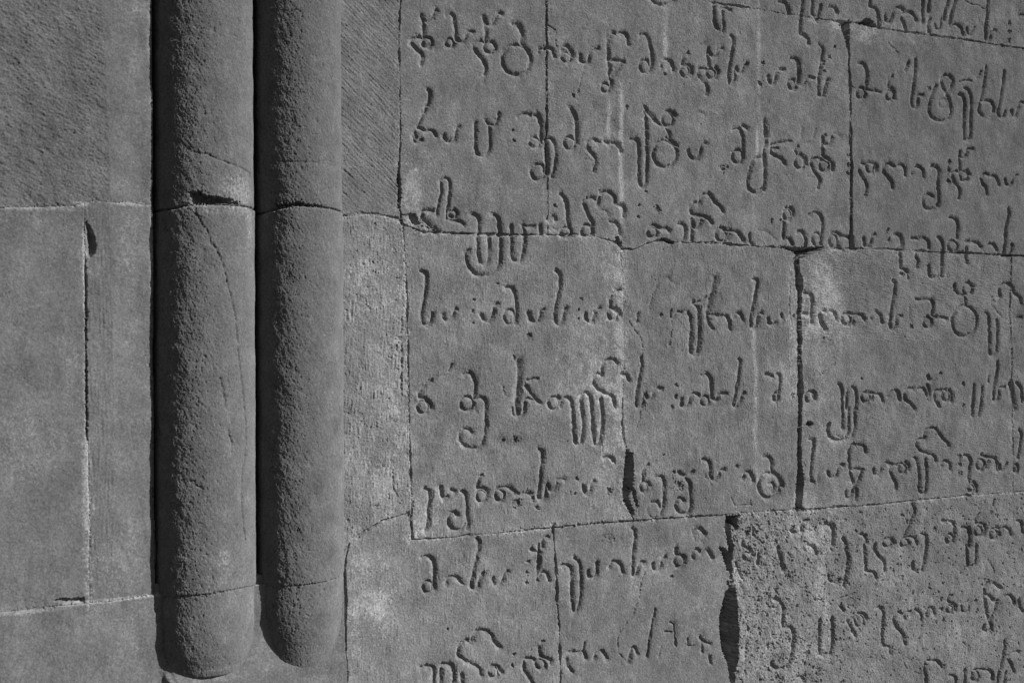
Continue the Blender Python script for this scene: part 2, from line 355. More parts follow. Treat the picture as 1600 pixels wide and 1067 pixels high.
95,85,2154,2540,2150,2526,2142,2517,2130,2514,2118,2519,2110,2529,2107,2542,2110,2555,2119,2565,2130,2567,2142,2563,2151,2553,2154,2540
115,30,2163,2533,2169,2550
115,85,2208,2541,2248,2539,2288,2541
130,90,2333,2745,2349,2732,2346,2690,2336,2631,2329,2571,2326,2523,2340,2508,2358,2515,2365,2545,2370,2575,2382,2553,2402,2549,2419,2572,2429,2596,2463,2600
115,85,2563,2558,2570,2533,2587,2523,2605,2537,2613,2567,2623,2579
115,85,2013,2349,2024,2331,2021,2308,2012,2268,1999,2216,1989,2165,1984,2133,1999,2120,2018,2130,2028,2164,2044,2186
115,85,2346,2285,2345,2300,2350,2324,2373,2331
115,85,2680,2690,2712,2692,2726,2673
115,30,2969,2658,2932,2644
115,85,2932,2644,2902,2621,2895,2577,2902,2561,2928,2556,2938,2537
95,85,2927,2535,2924,2523,2916,2515,2904,2512,2892,2516,2884,2525,2881,2537,2884,2549,2892,2557,2904,2560,2916,2556,2924,2547,2927,2535
130,90,2976,2579,3005,2581,3022,2558,3021,2501,3017,2444,3000,2395,2974,2378
115,85,2997,2433,2975,2456,2945,2458
115,30,2945,2458,2923,2437,2926,2400,2952,2382
115,85,3111,2597,3133,2580,3164,2582,3187,2597
115,85,3148,2570,3172,2537,3172,2498,3179,2447,3173,2402,3154,2388,3124,2392,3094,2414,3085,2446,3113,2467,3136,2453
115,85,3249,2655,3280,2647,3292,2614,3296,2562,3321,2548,3345,2566,3353,2592,3381,2597
115,30,3263,2570,3286,2553,3294,2524
115,85,3499,2545,3508,2571,3536,2576,3557,2549,3559,2529
140,94,3638,2650,3671,2646,3688,2615,3684,2575,3727,2540,3748,2492
115,85,3733,2496,3723,2464,3697,2442,3662,2435,3627,2446,3602,2471,3593,2504,3603,2536,3628,2558,3663,2565,3698,2554,3724,2529,3733,2496
115,85,3661,2513,3686,2512,3699,2488,3685,2469
115,85,2840,2343,2855,2317,2852,2255,2842,2199,2839,2144,2840,2111,2858,2111,2869,2138,2884,2162,2906,2166
115,85,3199,2292,3230,2309,3268,2280
115,85,3922,2733,3949,2722,3947,2684,3935,2617,3926,2550,3930,2510,3945,2505
115,30,3970,2507,3975,2548,3988,2567,4004,2568
115,85,4044,2551,4052,2527,4078,2522,4104,2528,4115,2561,4131,2584,4151,2583
140,94,4028,2273,4062,2264,4081,2236,4080,2159
115,85,4149,2190,4176,2153
115,85,3799,2263,3817,2248
115,85,3870,2251,3875,2291,3902,2309
115,85,4048,2809,4043,2775,4065,2737,4112,2718,4161,2720,4205,2732,4232,2776,4239,2838,4240,2883
115,30,4104,2746,4139,2727
100,79,4149,2885,4148,2779
90,75,4193,2884,4189,2770,4170,2733
115,85,4191,2667,4190,2619,4199,2570,4209,2521,4229,2472,4242,2437,4237,2395
115,85,4191,2667,4213,2694,4244,2682
115,85,4253,2685,4289,2684,4308,2645
115,85,4203,2556,4243,2555,4288,2552
115,85,4283,2545,4260,2498,4233,2472
115,85,4166,2441,4170,2413,4197,2405,4215,2424,4219,2452
115,85,4041,2557,4049,2530,4075,2518,4101,2527,4112,2561,4133,2584,4150,2583
115,85,4360,2555,4368,2527,4391,2519,4414,2535,4430,2566,4460,2582
115,85,4460,2582,4497,2570,4539,2568
115,85,4511,2565,4486,2542,4494,2506,4519,2470,4523,2434
95,85,4599,2545,4595,2532,4586,2522,4572,2519,4559,2524,4550,2534,4547,2547,4550,2561,4560,2570,4573,2573,4586,2569,4596,2559,4599,2545
115,85,4599,2579,4622,2557,4618,2535
115,85,4661,2601,4681,2582,4690,2496,4693,2418,4715,2399,4739,2408,4747,2508,4743,2590
115,85,4823,2576,4804,2605,4751,2622,4704,2638,4683,2668,4700,2699,4738,2705,4743,2737,4777,2757,4820,2756,4849,2726,4868,2700,4906,2673,4916,2655
115,85,4866,2545,4876,2562,4905,2568,4931,2549,4934,2520
115,85,5043,2598,5078,2586,5094,2556,5084,2512,5083,2439,5116,2437,5137,2414,5138,2381
95,85,5123,2404,5119,2394,5109,2387,5095,2385,5081,2389,5071,2397,5067,2407,5071,2417,5082,2424,5096,2426,5110,2423,5120,2414,5123,2404
115,85,5055,2371,5080,2363
115,85,5178,2596,5193,2584,5234,2575,5282,2566,5302,2531,5304,2498
95,85,5203,2536,5199,2521,5187,2510,5172,2506,5157,2511,5146,2523,5142,2539,5146,2554,5158,2565,5173,2568,5188,2563,5199,2552,5203,2536
115,85,5218,2520,5239,2556
90,75,5320,2530,5325,2500,5346,2499,5367,2521,5377,2539
95,85,5471,2501,5468,2489,5462,2480,5455,2477,5447,2481,5441,2490,5439,2502,5441,2514,5447,2523,5455,2525,5463,2522,5469,2513,5471,2501
115,85,5479,2729,5497,2695,5483,2620,5471,2561
110,83,4643,2346,4657,2313,4640,2264,4615,2216,4590,2176,4575,2156,4603,2161,4660,2156,4675,2127
95,85,4619,2131,4615,2120,4604,2113,4589,2111,4574,2115,4563,2124,4559,2136,4563,2147,4574,2154,4589,2156,4604,2152,4615,2143,4619,2131
140,94,4029,2275,4068,2266,4082,2227,4080,2158
115,85,4150,2191,4169,2166,4180,2107
115,85,4270,2206,4301,2190,4316,2154
115,85,4446,2165,4483,2166,4512,2139
95,85,4495,2137,4491,2126,4480,2119,4466,2117,4451,2121,4440,2130,4437,2142,4441,2153,4452,2160,4466,2162,4481,2158,4492,2149,4495,2137
115,85,4707,2174,4740,2161,4749,2105
130,90,4866,2235,4891,2233
130,90,4920,2231,4954,2214,4960,2163,4948,2113
95,85,4946,2128,4942,2114,4932,2105,4918,2102,4905,2107,4895,2118,4891,2132,4895,2145,4905,2155,4919,2157,4933,2153,4942,2142,4946,2128
140,94,5023,2184,5067,2177,5074,2133,5076,2080
80,71,5276,2329,5261,2300
115,30,5261,2300,5199,2274,5148,2252
115,85,5148,2252,5123,2224,5128,2202,5178,2195,5200,2167,5187,2132
95,85,5172,2155,5168,2140,5157,2130,5142,2128,5127,2133,5116,2144,5112,2159,5116,2173,5127,2183,5142,2186,5157,2181,5168,2170,5172,2155
95,85,5299,2129,5295,2115,5283,2105,5268,2102,5253,2107,5242,2119,5238,2134,5242,2148,5253,2158,5269,2161,5284,2156,5295,2144,5299,2129
115,85,5284,2169,5310,2160
115,85,5309,2126,5320,2151,5361,2163,5392,2146,5410,2115
115,85,5456,2194,5489,2184,5499,2123
130,90,1749,2285,1779,2287,1801,2265,1807,2219,1803,2173,1806,2136
95,85,1798,2151,1795,2138,1786,2130,1774,2127,1761,2132,1753,2142,1749,2155,1753,2168,1762,2176,1774,2179,1786,2174,1795,2164,1798,2151
115,85,1862,2156,1868,2176,1890,2188,1919,2177,1935,2150
115,85,2095,2164,2099,2137,2118,2127,2137,2140,2147,2165,2170,2187
115,85,2286,2284,2303,2268,2333,2262
115,85,2329,2299,2326,2251,2324,2185,2322,2132
115,85,2328,2149,2345,2165,2372,2157,2379,2126
140,94,2454,2189,2481,2187,2499,2164,2502,2097,2505,2006,2514,1965
115,85,2523,2220,2548,2190,2554,2123,2549,2032,2534,1972,2514,1962
115,85,2591,2150,2598,2125,2619,2117,2639,2133,2642,2188
130,90,2126,1844,2100,1864,2081,1902,2049,1926,2017,1929,1992,1912,1985,1889
115,85,1979,1881,1954,1893,1929,1878,1916,1854,1922,1827,1959,1796,1997,1777,2022,1751,2030,1726
130,90,1740,1797,1774,1799,1798,1779,1799,1721
130,90,1841,1799,1872,1795,1892,1767,1893,1709
115,85,1832,1780,1830,1717
115,85,1931,1745,1934,1704
95,85,2117,1727,2114,1716,2105,1709,2093,1708,2080,1713,2072,1722,2068,1733,2072,1744,2081,1751,2093,1752,2105,1748,2114,1739,2117,1727
115,85,2080,1758,2112,1754,2133,1725
115,85,2259,1772,2289,1768,2306,1754
115,85,2249,1764,2246,1729,2269,1690,2287,1658
95,85,2355,1736,2352,1725,2343,1718,2332,1716,2321,1721,2312,1730,2310,1742,2313,1753,2321,1760,2332,1762,2344,1757,2352,1748,2355,1736
115,85,2323,1821,2328,1784,2349,1767,2381,1754,2379,1736
115,85,2485,1778,2512,1774,2540,1771,2561,1769,2576,1737
115,85,2468,1750,2478,1712,2503,1679
60,61,2568,1811,2561,1769
115,85,2711,2158,2718,2176,2743,2183,2770,2165,2782,2127
115,85,2957,2155,2961,2130,2979,2119,3002,2133,3011,2163,3028,2181
115,85,3092,2220,3092,2192,3122,2180,3146,2168,3143,2140
95,85,3142,2152,3138,2138,3127,2129,3113,2126,3098,2131,3088,2143,3084,2157,3088,2171,3099,2181,3113,2184,3127,2178,3138,2167,3142,2152
115,85,3194,2161,3194,2186,3210,2201,3229,2198,3244,2182,3268,2197,3292,2185,3308,2155
115,30,2967,1928,2951,1854,2928,1782,2913,1696
115,30,3051,1856,3074,1854,3081,1790
115,30,3156,1756,3171,1722,3194,1732
115,30,3241,1778,3240,1733,3279,1729
115,30,2823,1756,2852,1753,2859,1727
115,85,3496,2201,3536,2178,3560,2150
115,85,3715,2177,3727,2123,3756,2061
95,30,3833,2141,3830,2131,3820,2124,3806,2122,3793,2126,3783,2135,3780,2146,3783,2156,3793,2163,3807,2165,3820,2161,3830,2152,3833,2141
130,90,3696,1913,3729,1890,3751,1855,3744,1795,3744,1756
95,30,3731,1730,3727,1716,3715,1706,3698,1704,3682,1710,3670,1722,3665,1738,3670,1752,3682,1762,3699,1764,3715,1758,3727,1746,3731,1730
130,90,3752,1755,3794,1750,3812,1708,3799,1629,3771,1553
115,85,3672,1578,3701,1545,3742,1549
115,30,3484,1803,3516,1787
115,30,3507,1716,3506,1611,3498,1547
115,85,3592,2154,3584,2102
115,30,3439,2121,3471,2086,3494,2025
115,85,3833,1485,3883,1471
115,85,3984,1771,3983,1690,3986,1602,4003,1583,4027,1587
115,85,4066,1779,4069,1714,4075,1646,4059,1580
130,90,3832,1486,3866,1482,3884,1456
115,30,4170,1744,4200,1700,4222,1656
115,85,4067,2157,4073,2136
130,90,4163,2156,4182,2106,4184,2058,4170,1997,4152,1937
115,85,4048,2001,4065,1966,4104,1955,4126,1971
115,85,4296,2146,4302,2069,4305,2006,4335,1997,4362,1987,4375,1958
115,85,4373,2140,4373,2112,4399,2075,4437,2037,4439,1987
130,90,4749,2110,4741,2061,4734,2026,4710,1971
115,85,4644,2019,4648,1980,4676,1970
115,85,5056,2087,5055,2006,5066,1958,5099,1966
115,85,5126,2077,5119,1972
115,30,5215,1986,5255,1938
95,85,4294,1734,4289,1718,4277,1707,4260,1704,4243,1710,4231,1724,4226,1741,4231,1757,4244,1768,4261,1770,4277,1764,4290,1751,4294,1734
115,85,4252,1776,4296,1768,4311,1742
115,85,4176,1743,4198,1706,4225,1662
115,85,4129,1830,4155,1800
60,61,4116,1869,4182,1880,4226,1892
115,85,4391,1796,4423,1783,4429,1737,4419,1682,4418,1591,4466,1572,4475,1536
115,85,4505,1687,4505,1729,4533,1754,4561,1744
115,85,4505,1701,4541,1655,4573,1623,4584,1572
115,85,4579,1721,4589,1741,4617,1752
115,85,4626,1730,4664,1755,4694,1730,4703,1701
115,85,4740,1718,4759,1756,4790,1749,4799,1719
115,85,4934,1814,4909,1795,4909,1773,4953,1754,4959,1724
95,85,4943,1732,4939,1721,4930,1713,4918,1711,4906,1716,4897,1725,4894,1737,4897,1748,4906,1756,4919,1758,4931,1753,4940,1744,4943,1732
90,75,5002,1742,5011,1712,5036,1706,5061,1710,5076,1749,5122,1763
115,85,5188,1819,5194,1745,5203,1685,5226,1631,5242,1592,5225,1576
115,85,5188,1833,5224,1856
115,85,5264,1848,5317,1814
115,85,5192,1789,5233,1774,5263,1745,5294,1746
115,85,5288,1735,5262,1679,5231,1638
115,85,5180,1614,5180,1588,5205,1578
115,85,5356,1766,5397,1762,5428,1714
115,85,5459,1733,5471,1687,5492,1663
110,83,5347,1507,5341,1463,5319,1391,5309,1348
115,85,5293,1343,5282,1270
115,85,5350,1328,5343,1262
115,85,5371,1392,5402,1351,5422,1319
115,85,5413,1428,5460,1430
115,85,4727,1460,4721,1421,4737,1341
115,85,4736,1466,4784,1460,4822,1448,4853,1412
115,85,4908,1362,4945,1350,4949,1313
115,85,5027,1383,5026,1303
95,85,5134,1333,5130,1318,5119,1308,5105,1306,5091,1312,5081,1325,5078,1340,5082,1355,5092,1365,5106,1367,5120,1362,5130,1349,5134,1333
115,85,5116,1368,5207,1353,5239,1327,5243,1297
115,85,2622,1731,2635,1754,2656,1763,2678,1746,2691,1723
115,85,2812,1686,2828,1739,2841,1756,2856,1741,2863,1724
80,71,2965,1931,2940,1824,2916,1707
80,30,2981,1699,3001,1746
70,66,3044,1857,3071,1843,3076,1765,3080,1742
60,61,3021,1815,3054,1812
70,66,3153,1767,3159,1728,3192,1729
115,85,3226,1770,3243,1746,3287,1724
90,75,3286,1662,3290,1628
80,71,3243,1746,3239,1690
90,75,3563,2289,3563,2248
80,71,3495,2222,3498,2186
95,85,3549,2143,3545,2134,3536,2127,3524,2126,3512,2129,3503,2137,3500,2147,3503,2157,3512,2164,3524,2165,3537,2162,3546,2154,3549,2143
130,90,3597,2153,3580,2108
80,71,3447,2122,3486,2038
130,90,3724,2149,3734,2103,3749,2054
115,85,3912,2173,3947,2159,3970,2124'''
PITS='''2204,4233,8,60|2522,4423,10,60|2210,4185,11,60|2422,3894,10,60|3042,4579,9,60|3641,4695,13,60|3626,4587,15,60|2816,4393,10,60|3388,4129,19,60|3420,4141,8,60|3701,3881,10,60|3759,3884,10,60|2888,3918,9,60|2988,3901,21,60|2881,3861,9,60|2929,3989,7,60|4211,4255,12,60|4212,4203,12,60|4210,4158,13,60|4043,4748,19,60|4091,4776,11,60|4051,4697,9,60|4127,4836,10,60|5420,5113,13,60|5420,5061,13,60|5419,5011,13,60|4798,4670,15,60|4062,4354,10,60|4943,4265,14,60|4937,4221,14,60|4932,4155,16,60|4486,3863,11,60|4490,3807,13,60|2008,3443,8,60|2001,3392,9,60|2001,3333,7,60|2557,3454,10,60|2546,3402,8,60|2542,3359,7,60|2283,3279,15,60|2124,3517,6,60|2483,2777,6,60|3009,3381,10,60|3096,3031,11,60|3092,2977,12,60|3073,2927,12,60|3820,2968,12,60|4023,3268,7,60|3837,3382,11,60|4643,3331,15,60|4285,3048,9,60|5035,3004,14,60|5033,2880,14,60|2149,2794,10,60|2208,2795,16,60|2215,2503,20,60|2202,2501,16,60|2295,2516,13,60|2529,2599,10,60|2519,2527,9,60|2318,2473,11,60|2704,2529,18,60|3081,2602,10,60|3103,2531,26,60|3461,2612,12,60|3643,2233,13,60|3521,2265,14,60|3578,2267,11,60|3015,2688,6,60|5004,2589,18,60|5004,2545,18,60|5008,2494,18,60|4601,2249,13,60|4804,2196,15,60|2270,2223,12,60|2263,2176,9,60|2262,2128,9,60|1864,1957,6,60|2194,1803,10,60|2188,1754,10,60|2340,1846,12,60|3062,2080,12,60|3893,1606,17,60|4556,2058,9,60|4852,1800,14,60|4856,1742,12,60|4865,1680,14,60|3511,2258,15,60|3640,2231,8,60|3642,2036,10,60|3683,2052,7,60|3885,2196,6,60'''
CRACKS='''2818,3355,2858,3305,2894,3267,2905,3223,2900,3173|3065,3363,3071,3318,3057,3229|2887,2906,2887,2875,2861,2826|2774,2810,2795,2772,2802,2734|3420,2455,3443,2414,3547,2408,3539,2434|2910,2125,2888,2089,2869,1991,2839,1913,2817,1897,2777,1858,2752,1817,2748,1750,2790,1704,2812,1674|2391,4745,2428,4725|2432,4713,2428,4664,2441,4638|2582,4564,2547,4437|5079,5202,5129,5186,5180,5189,5230,5165|4241,4636,4277,4611|4508,4895,4572,4852|1686,2494,1653,2481,1556,2462,1493,2426,1429,2395|1606,2684,1613,2601,1643,2548|1653,3245,1652,3015|1625,3206,1657,3321,1654,3360|3817,3550,3808,3442,3810,3389,3827,3308|3943,3065,3995,3074,4038,3098,4099,3131|2128,3054,2147,3042,2153,3007,2173,2994|2183,3077,2203,3068|1655,3210,1651,3017|4458,1583,4550,1523,4568,1479,4605,1418|4092,3123,4048,3096,3996,3077'''
J0='1463,4944,1885,4962,2544,4962,3240,4974,3436,4973,3930,4971,4205,4976,4303,4984,4440,4972,4744,4975,5187,4978,5550,4977,5987,4981'
J1='1328,3793,1400,3799,1472,3813,1575,3807,1640,3793,1664,3774,1755,3743,1878,3742,2132,3744,2364,3753,2622,3757,2746,3733,2781,3703,2854,3700,2927,3727,3020,3753,3076,3742,3267,3749,3544,3742,3707,3741,3854,3733,4046,3746,4267,3750,4587,3754,4873,3749,5170,3755,5375,3750,5532,3751,5967,3745'
J2='1322,2297,1381,2336,1407,2367,1439,2396,1494,2428,1556,2463,1627,2480,1690,2490,1700,2370,1808,2365,1932,2367,2011,2370,2188,2369,2422,2376,2594,2379,2735,2381,2843,2377,3064,2375,3371,2370,3571,2370,3818,2367,4074,2364,4431,2359,4616,2362,5001,2367,5303,2364,5512,2363,5946,2361'
V1a='1665,5031,1660,4764,1651,4686,1647,4628,1650,4486,1652,4338,1651,4098,1641,3952,1649,3827,1664,3774'
V1b='2384,5138,2385,4865,2384,4744,2382,4410,2384,4259,2383,4077,2385,3865,2387,3744'
V1c='4218,4985,4230,4805,4225,4763,4228,4648,4231,4544,4233,4360,4230,4058,4227,3832,4231,3745'
V2a='1661,3788,1664,3762,1672,3620,1680,3447,1682,3284,1687,3091,1689,2843,1694,2695,1698,2552,1699,2370'
V2b='2781,3703,2791,3510,2792,3292,2787,3043,2778,2857,2792,2763,2805,2669,2794,2545,2821,2419,2843,2377'
V2c='3858,3726,3861,3611,3872,3510,3866,3274,3868,3071,3866,2896,3860,2725,3858,2603,3849,2490,3843,2362'
V2d='5432,3755,5424,3515,5417,3410,5420,3297,5426,2997,5423,2724,5430,2548,5428,2361'
V3a='2401,2377,2407,2289,2417,2138,2422,2017,2429,1926,2433,1648,2438,1359'
V3b='3395,2368,3410,2283,3421,2210,3416,2081,3419,1996,3418,1859,3428,1728,3411,1519,3408,1211'
VB='1413,2373,1401,2324,1393,2277,1388,2222,1388,2126,1389,2070,1393,1959,1396,1774,1398,1544'
HOLES='2799,2731,2838,2702,2837,2568,2826,2518,2808,2498,2829,2450,2843,2418,2836,2399,2814,2423,2782,2481,2776,2534,2783,2608,2784,2654|2823,2559,2851,2523,2869,2435,2854,2445,2837,2496|3860,2721,3865,2586,3878,2505,3865,2384,3890,2359,3826,2367,3835,2420,3836,2494,3846,2591|3399,2362,3490,2362,3458,2345,3470,2292,3454,2283,3426,2314,3418,2276,3441,2209,3433,2170,3401,2218,3387,2317|3346,2210,3386,2200,3425,2158,3416,2081,3396,2082,3377,2142|3388,2028,3408,2036,3415,1996,3407,1990|3407,1997,3439,1994,3450,1915,3464,1750,3459,1633,3443,1583,3430,1507,3403,1510,3392,1616,3357,1678,3342,1796,3343,1867,3363,1930,3376,1974|4152,4977,4227,4979,4225,4801,4199,4882|4290,4979,4335,5013,4381,5008,4412,4976,4389,4970|3741,3749,3854,3746,4055,3757,3981,3723,3866,3686,3849,3716|2753,3758,2767,3765,2789,3729,2789,3710,2774,3712,2753,3740|3020,3765,3095,3746,3084,3730,3054,3735|1637,4023,1650,3987,1653,3916,1649,3830,1640,3844|3890,2804,3907,2827,3937,2827,3950,2809,3928,2800'
PATCH='1658,3819,1712,3822,1743,3792,1822,3746,1755,3740,1670,3768,70|3200,2301,3246,2311,3277,2273,3253,2223,3215,2239,3188,2267,20|2752,2281,2663,2257,2663,2313,2710,2324,25'
BLOBS='4518,1956,235,176,18|4990,1551,352,145,18|3768,1590,211,133,29|4264,1599,181,172,21|5297,1886,208,222,16|4703,1726,143,107,18|3628,2036,123,165,21|4043,3431,176,240,42|3572,2502,122,99,29|2066,3438,196,88,12|1984,3057,193,175,-13|3334,2515,239,97,-10|4914,3151,453,218,-13|4996,1986,405,145,-7|2913,2100,148,157,21|2701,2550,107,185,33|3830,3462,34,202,52|3847,3159,42,202,52|1544,3571,89,169,21|2785,4150,11,344,115|2715,4316,11,87,94|3047,4726,13,128,94|3618,4689,12,267,52|3602,4262,7,60,231|3579,3161,12,463,73|2771,3261,32,467,84|2600,3169,159,276,29|2651,2922,135,216,33|2745,3603,72,124,37|4000,3465,122,307,33|3973,2954,112,170,29|4287,3573,145,157,-18|3783,3026,67,168,29|1571,3064,74,452,25|1456,3429,44,168,21|1464,2174,58,97,37|1536,2083,47,84,42|1434,1996,35,111,37|1581,2177,41,84,29|1494,2283,88,56,33|1569,2614,74,113,29|1566,2052,59,112,31|1717,2392,76,28,42|3898,1910,215,337,18|4001,2019,17,61,94|3978,1903,17,68,94|4025,1796,17,48,84|3817,2253,388,84,29|3564,1713,122,197,29|4191,4957,62,28,105|4348,4923,82,49,63|4138,4951,44,35,84|3447,2052,32,46,84|2882,2759,223,219,12|1710,3948,49,115,58|1724,3791,76,23,25|1772,2516,68,114,46|4666,2583,289,142,-10|2142,2800,23,24,-45|2211,2791,30,15,-39|2215,2503,36,24,-39|2258,2918,168,119,-6|2999,3419,82,143,-10|2283,3276,13,15,-52|3881,2383,128,67,42|4078,2678,110,103,29|3348,1931,158,226,21|1452,2732,58,167,25|3986,2190,174,85,29|2350,1821,61,180,-10|2911,1787,186,188,-7|1883,4626,190,117,-5|4555,4929,285,71,16|1456,3569,58,168,16|1646,3176,42,512,21|3304,3520,238,130,-7'
PJ1='-222,3738,32,3750,164,3759,288,3768,311,3776,330,3787,369,3794,451,3791,486,3797,534,3790,594,3788'
PJ2='-223,2252,30,2245,139,2246,229,2249,342,2249,412,2245,482,2250,590,2257'
PV='323,3826,325,3782,325,3703,329,3506,331,3334,330,3089,332,2892,337,2843,339,2696,343,2524,338,2402,342,2242,342,2205'
PEDGE='574,4826,576,4598,579,4446,579,4269,581,4067,579,3840,580,3537,579,3185,580,2833,581,2582,586,2456,585,2255,590,2180,592,2079,591,1829'
PCH='395,4799,399,4575,403,4327,414,4104,425,3794,431,3335,432,2839,430,1851'
PHOLES='329,3715,343,3704,366,3655,371,3618,366,3591,357,3581,345,3568,331,3580,160|206,2273,240,2279,278,2275,322,2276,324,2251,251,2258,90|327,3531,334,3531,336,3346,332,3285,335,3088,337,2867,330,2892,140'
PBLOBS='4397,1989,228,171,20|4857,1595,343,141,20|3667,1633,205,130,32|4150,1642,176,168,23|5155,1921,202,216,18|4577,1765,140,104,20|3531,2067,120,161,23|162,2609,158,169,-10|232,3918,184,147,-15|499,3961,48,502,18|161,2080,181,96,-10|482,2091,48,99,18|748,1904,151,15,46|978,1983,65,78,23|1243,1845,110,32,23|118,2876,111,120,32|459,2391,95,112,27|524,4561,38,35,41|255,4263,209,319,-10|572,4446,10,101,57|574,3588,7,151,69|327,3506,7,148,50|332,2671,12,172,80|276,3114,27,147,23|485,3186,72,499,9|316,3781,23,10,138|498,3790,62,6,114|164,3754,136,5,64|447,2254,143,5,103|319,2254,41,7,138|128,2237,100,5,80|334,2806,12,49,103|367,3039,21,148,18|98,3958,134,145,-6'  # tone spots; some paint in light on the arris and below the left shaft
C1=0.39619841607999884
C2=0.5917808333326438
C1J1='-958,3769,-793,3772,-538,3780,-160,3786,223,3788,706,3791,1071,3792'
C1J2='-1262,2248,-821,2258,-433,2262,-184,2264,129,2269,486,2271,1109,2260'
C2J1='-1158,3779,-803,3788,-565,3794,-275,3802,89,3801,522,3800,936,3798'
C2J2='-1440,2245,-678,2258,-239,2260,51,2264,470,2264,693,2268,1004,2273'
C1CAV='-459,3835,-257,3840,-97,3821,157,3819,395,3815,609,3802,556,3793,-36,3786,-459,3782'
C2CAV='-802,3809,-490,3812,-260,3820,-60,3810,332,3810,247,3802,-275,3803,-769,3793'
C1CR='-321,3750,-210,3710,-99,3680,-50,3640,50,3616,126,3581,219,3537,300,3466,387,3411,462,3348,509,3259,541,3183|541,3183,646,3055,743,2926,719,2810,618,2723,598,2647,631,2531,728,2439|-367,3991,-156,3987,94,3969,339,3956,613,3946,1037,3932|131,3103,183,3057,222,3012|289,2900,360,2854,374,2813|-350,2692,-215,2676'
C2CR='-683,3985,-414,3982,-128,3980,171,3984,429,3997,950,3992'
C1BL='557,3842'
C1BLOBS='-66,1951,50,2,45|557,3847,26,22,85|893,3700,9,40,32|156,3768,50,7,30|225,2405,9,11,60|-182,2384,28,22,12|335,2311,40,22,14|-62,2183,60,30,5|289,2880,7,40,6'  # tone spots; the thin level ones paint sunlit lips at foot and upper joint
C2BLOBS='-1025,3764,6,10,60|694,2903,9,12,-28|880,2951,5,14,-20|320,2767,6,8,-14|202,2120,8,10,-18|1105,3801,5,10,40|212,2499,28,60,-5|614,3339,20,200,6'
PXY={'v1040': 0.9766568593781907, 'v1058': 0.9536713753918952, 'v1000': 1.0709582169610525, 'v985': 1.037096464817185, 'v1052': 0.9613326184416111, 'v690': 1.4337567771494382, 'y905': 1.1462605924058966, 'bot1': 0.958927236845824, 'bot2': 0.9506298451780838, 'u536': 0.6727864878347697, 'u170': 0.2072608087895534}
R1=[(1.1136650699558976, 1.0, 1.0), (1.0571986667642224, 1.0, 1.0), (1.0321128444820218, 0.99, 0.97), (1.007033392246278, 0.965, 0.89), (0.984467329618705, 0.915, 0.77), (0.9631596714617188, 0.845, 0.66), (0.9318332315638252, 0.8, 0.5)]
R2=[(1.1149759650119933, 1.0, 1.0), (1.0695104953571732, 0.995, 1.0), (1.0370479664125702, 0.97, 0.95), (1.0110856231311316, 0.93, 0.86), (0.9890229965340597, 0.87, 0.76), (0.9578841488633683, 0.78, 0.63), (0.9137875869083869, 0.7, 0.4)]

def ints(t): return [int(k) for k in t.split(',') if k.strip()]
def uv(t, k=2000.0): return np.array(ints(t), float).reshape(-1, 2) / k

# ------------------------------------------------------------------ helpers
def tag(o, label=None, cat=None, group=None, kind=None):
    for k, v in (('label', label), ('category', cat), ('group', group), ('kind', kind)):
        if v: o[k] = v
    return o
def empty(name, loc=(0, 0, 0)):
    o = bpy.data.objects.new(name, None); COL.objects.link(o); o.location = loc; o.empty_display_size = .1
    return o

def band(shape, step, wl, seed, s=0.6, ang=0.0, stretch=1.0):
    """band-limited noise of wavelength wl (metres), unit deviation; stretch > 1 draws it out along angle ang"""
    ny, nx = shape
    rg = np.random.default_rng(seed)
    n = rg.standard_normal((ny, nx)).astype(np.float32)
    fy = np.fft.fftfreq(ny, step)[:, None]; fx = np.fft.rfftfreq(nx, step)[None, :]
    if stretch != 1.0:
        ca, sa = math.cos(ang), math.sin(ang)
        a = (fx*ca + fy*sa) * stretch; b = -fx*sa + fy*ca
        f = np.sqrt(a*a + b*b)
    else: f = np.sqrt(fx*fx + fy*fy)
    f = np.maximum(f, 1e-6)
    g = np.exp(-(np.log(f*wl)**2) / (2*s*s))
    r = np.fft.irfft2(np.fft.rfft2(n) * g, s=(ny, nx))
    return (r / (r.std() + 1e-9)).astype(np.float32)

def catmull(p, step):
    if len(p) < 3: 
        q = p
    else:
        closed = np.allclose(p[0], p[-1])
        e0 = p[-2] if closed else 2*p[0]-p[1]
        e1 = p[1] if closed else 2*p[-1]-p[-2]
        P = np.vstack([e0, p, e1]); out = []
        for i in range(1, len(P)-2):
            t = np.linspace(0, 1, 6, endpoint=False)[:, None]
            a, b, c, d = P[i-1], P[i], P[i+1], P[i+2]
            out.append(.5*((2*b) + (-a+c)*t + (2*a-5*b+4*c-d)*t*t + (-a+3*b-3*c+d)*t**3))
        q = np.vstack(out + [p[-1:]])
    return q

def dist_poly(X, Y, p, lim, D=None, along=None):
    """distance field to an open polyline, only within lim of it"""
    if D is None: D = np.full(X.shape, 9.0, np.float32)
    x0, y0 = X[0].min(), Y[:, 0].min(); sx = (X[0, -1]-X[0, 0])/(X.shape[1]-1); sy = (Y[-1, 0]-Y[0, 0])/(Y.shape[0]-1)
    for (ax, ay), (bx, by) in zip(p[:-1], p[1:]):
        i0 = max(0, int((min(ax, bx)-lim-x0)/sx)); i1 = min(X.shape[1], int((max(ax, bx)+lim-x0)/sx)+2)
        j0 = max(0, int((min(ay, by)-lim-y0)/sy)); j1 = min(X.shape[0], int((max(ay, by)+lim-y0)/sy)+2)
        if i1 <= i0 or j1 <= j0: continue
        xs = X[j0:j1, i0:i1]; ys = Y[j0:j1, i0:i1]
        dx, dy = bx-ax, by-ay; l2 = dx*dx+dy*dy+1e-12
        t = np.clip(((xs-ax)*dx + (ys-ay)*dy)/l2, 0, 1)
        d = np.hypot(xs-ax-t*dx, ys-ay-t*dy)
        D[j0:j1, i0:i1] = np.minimum(D[j0:j1, i0:i1], d)
    return D

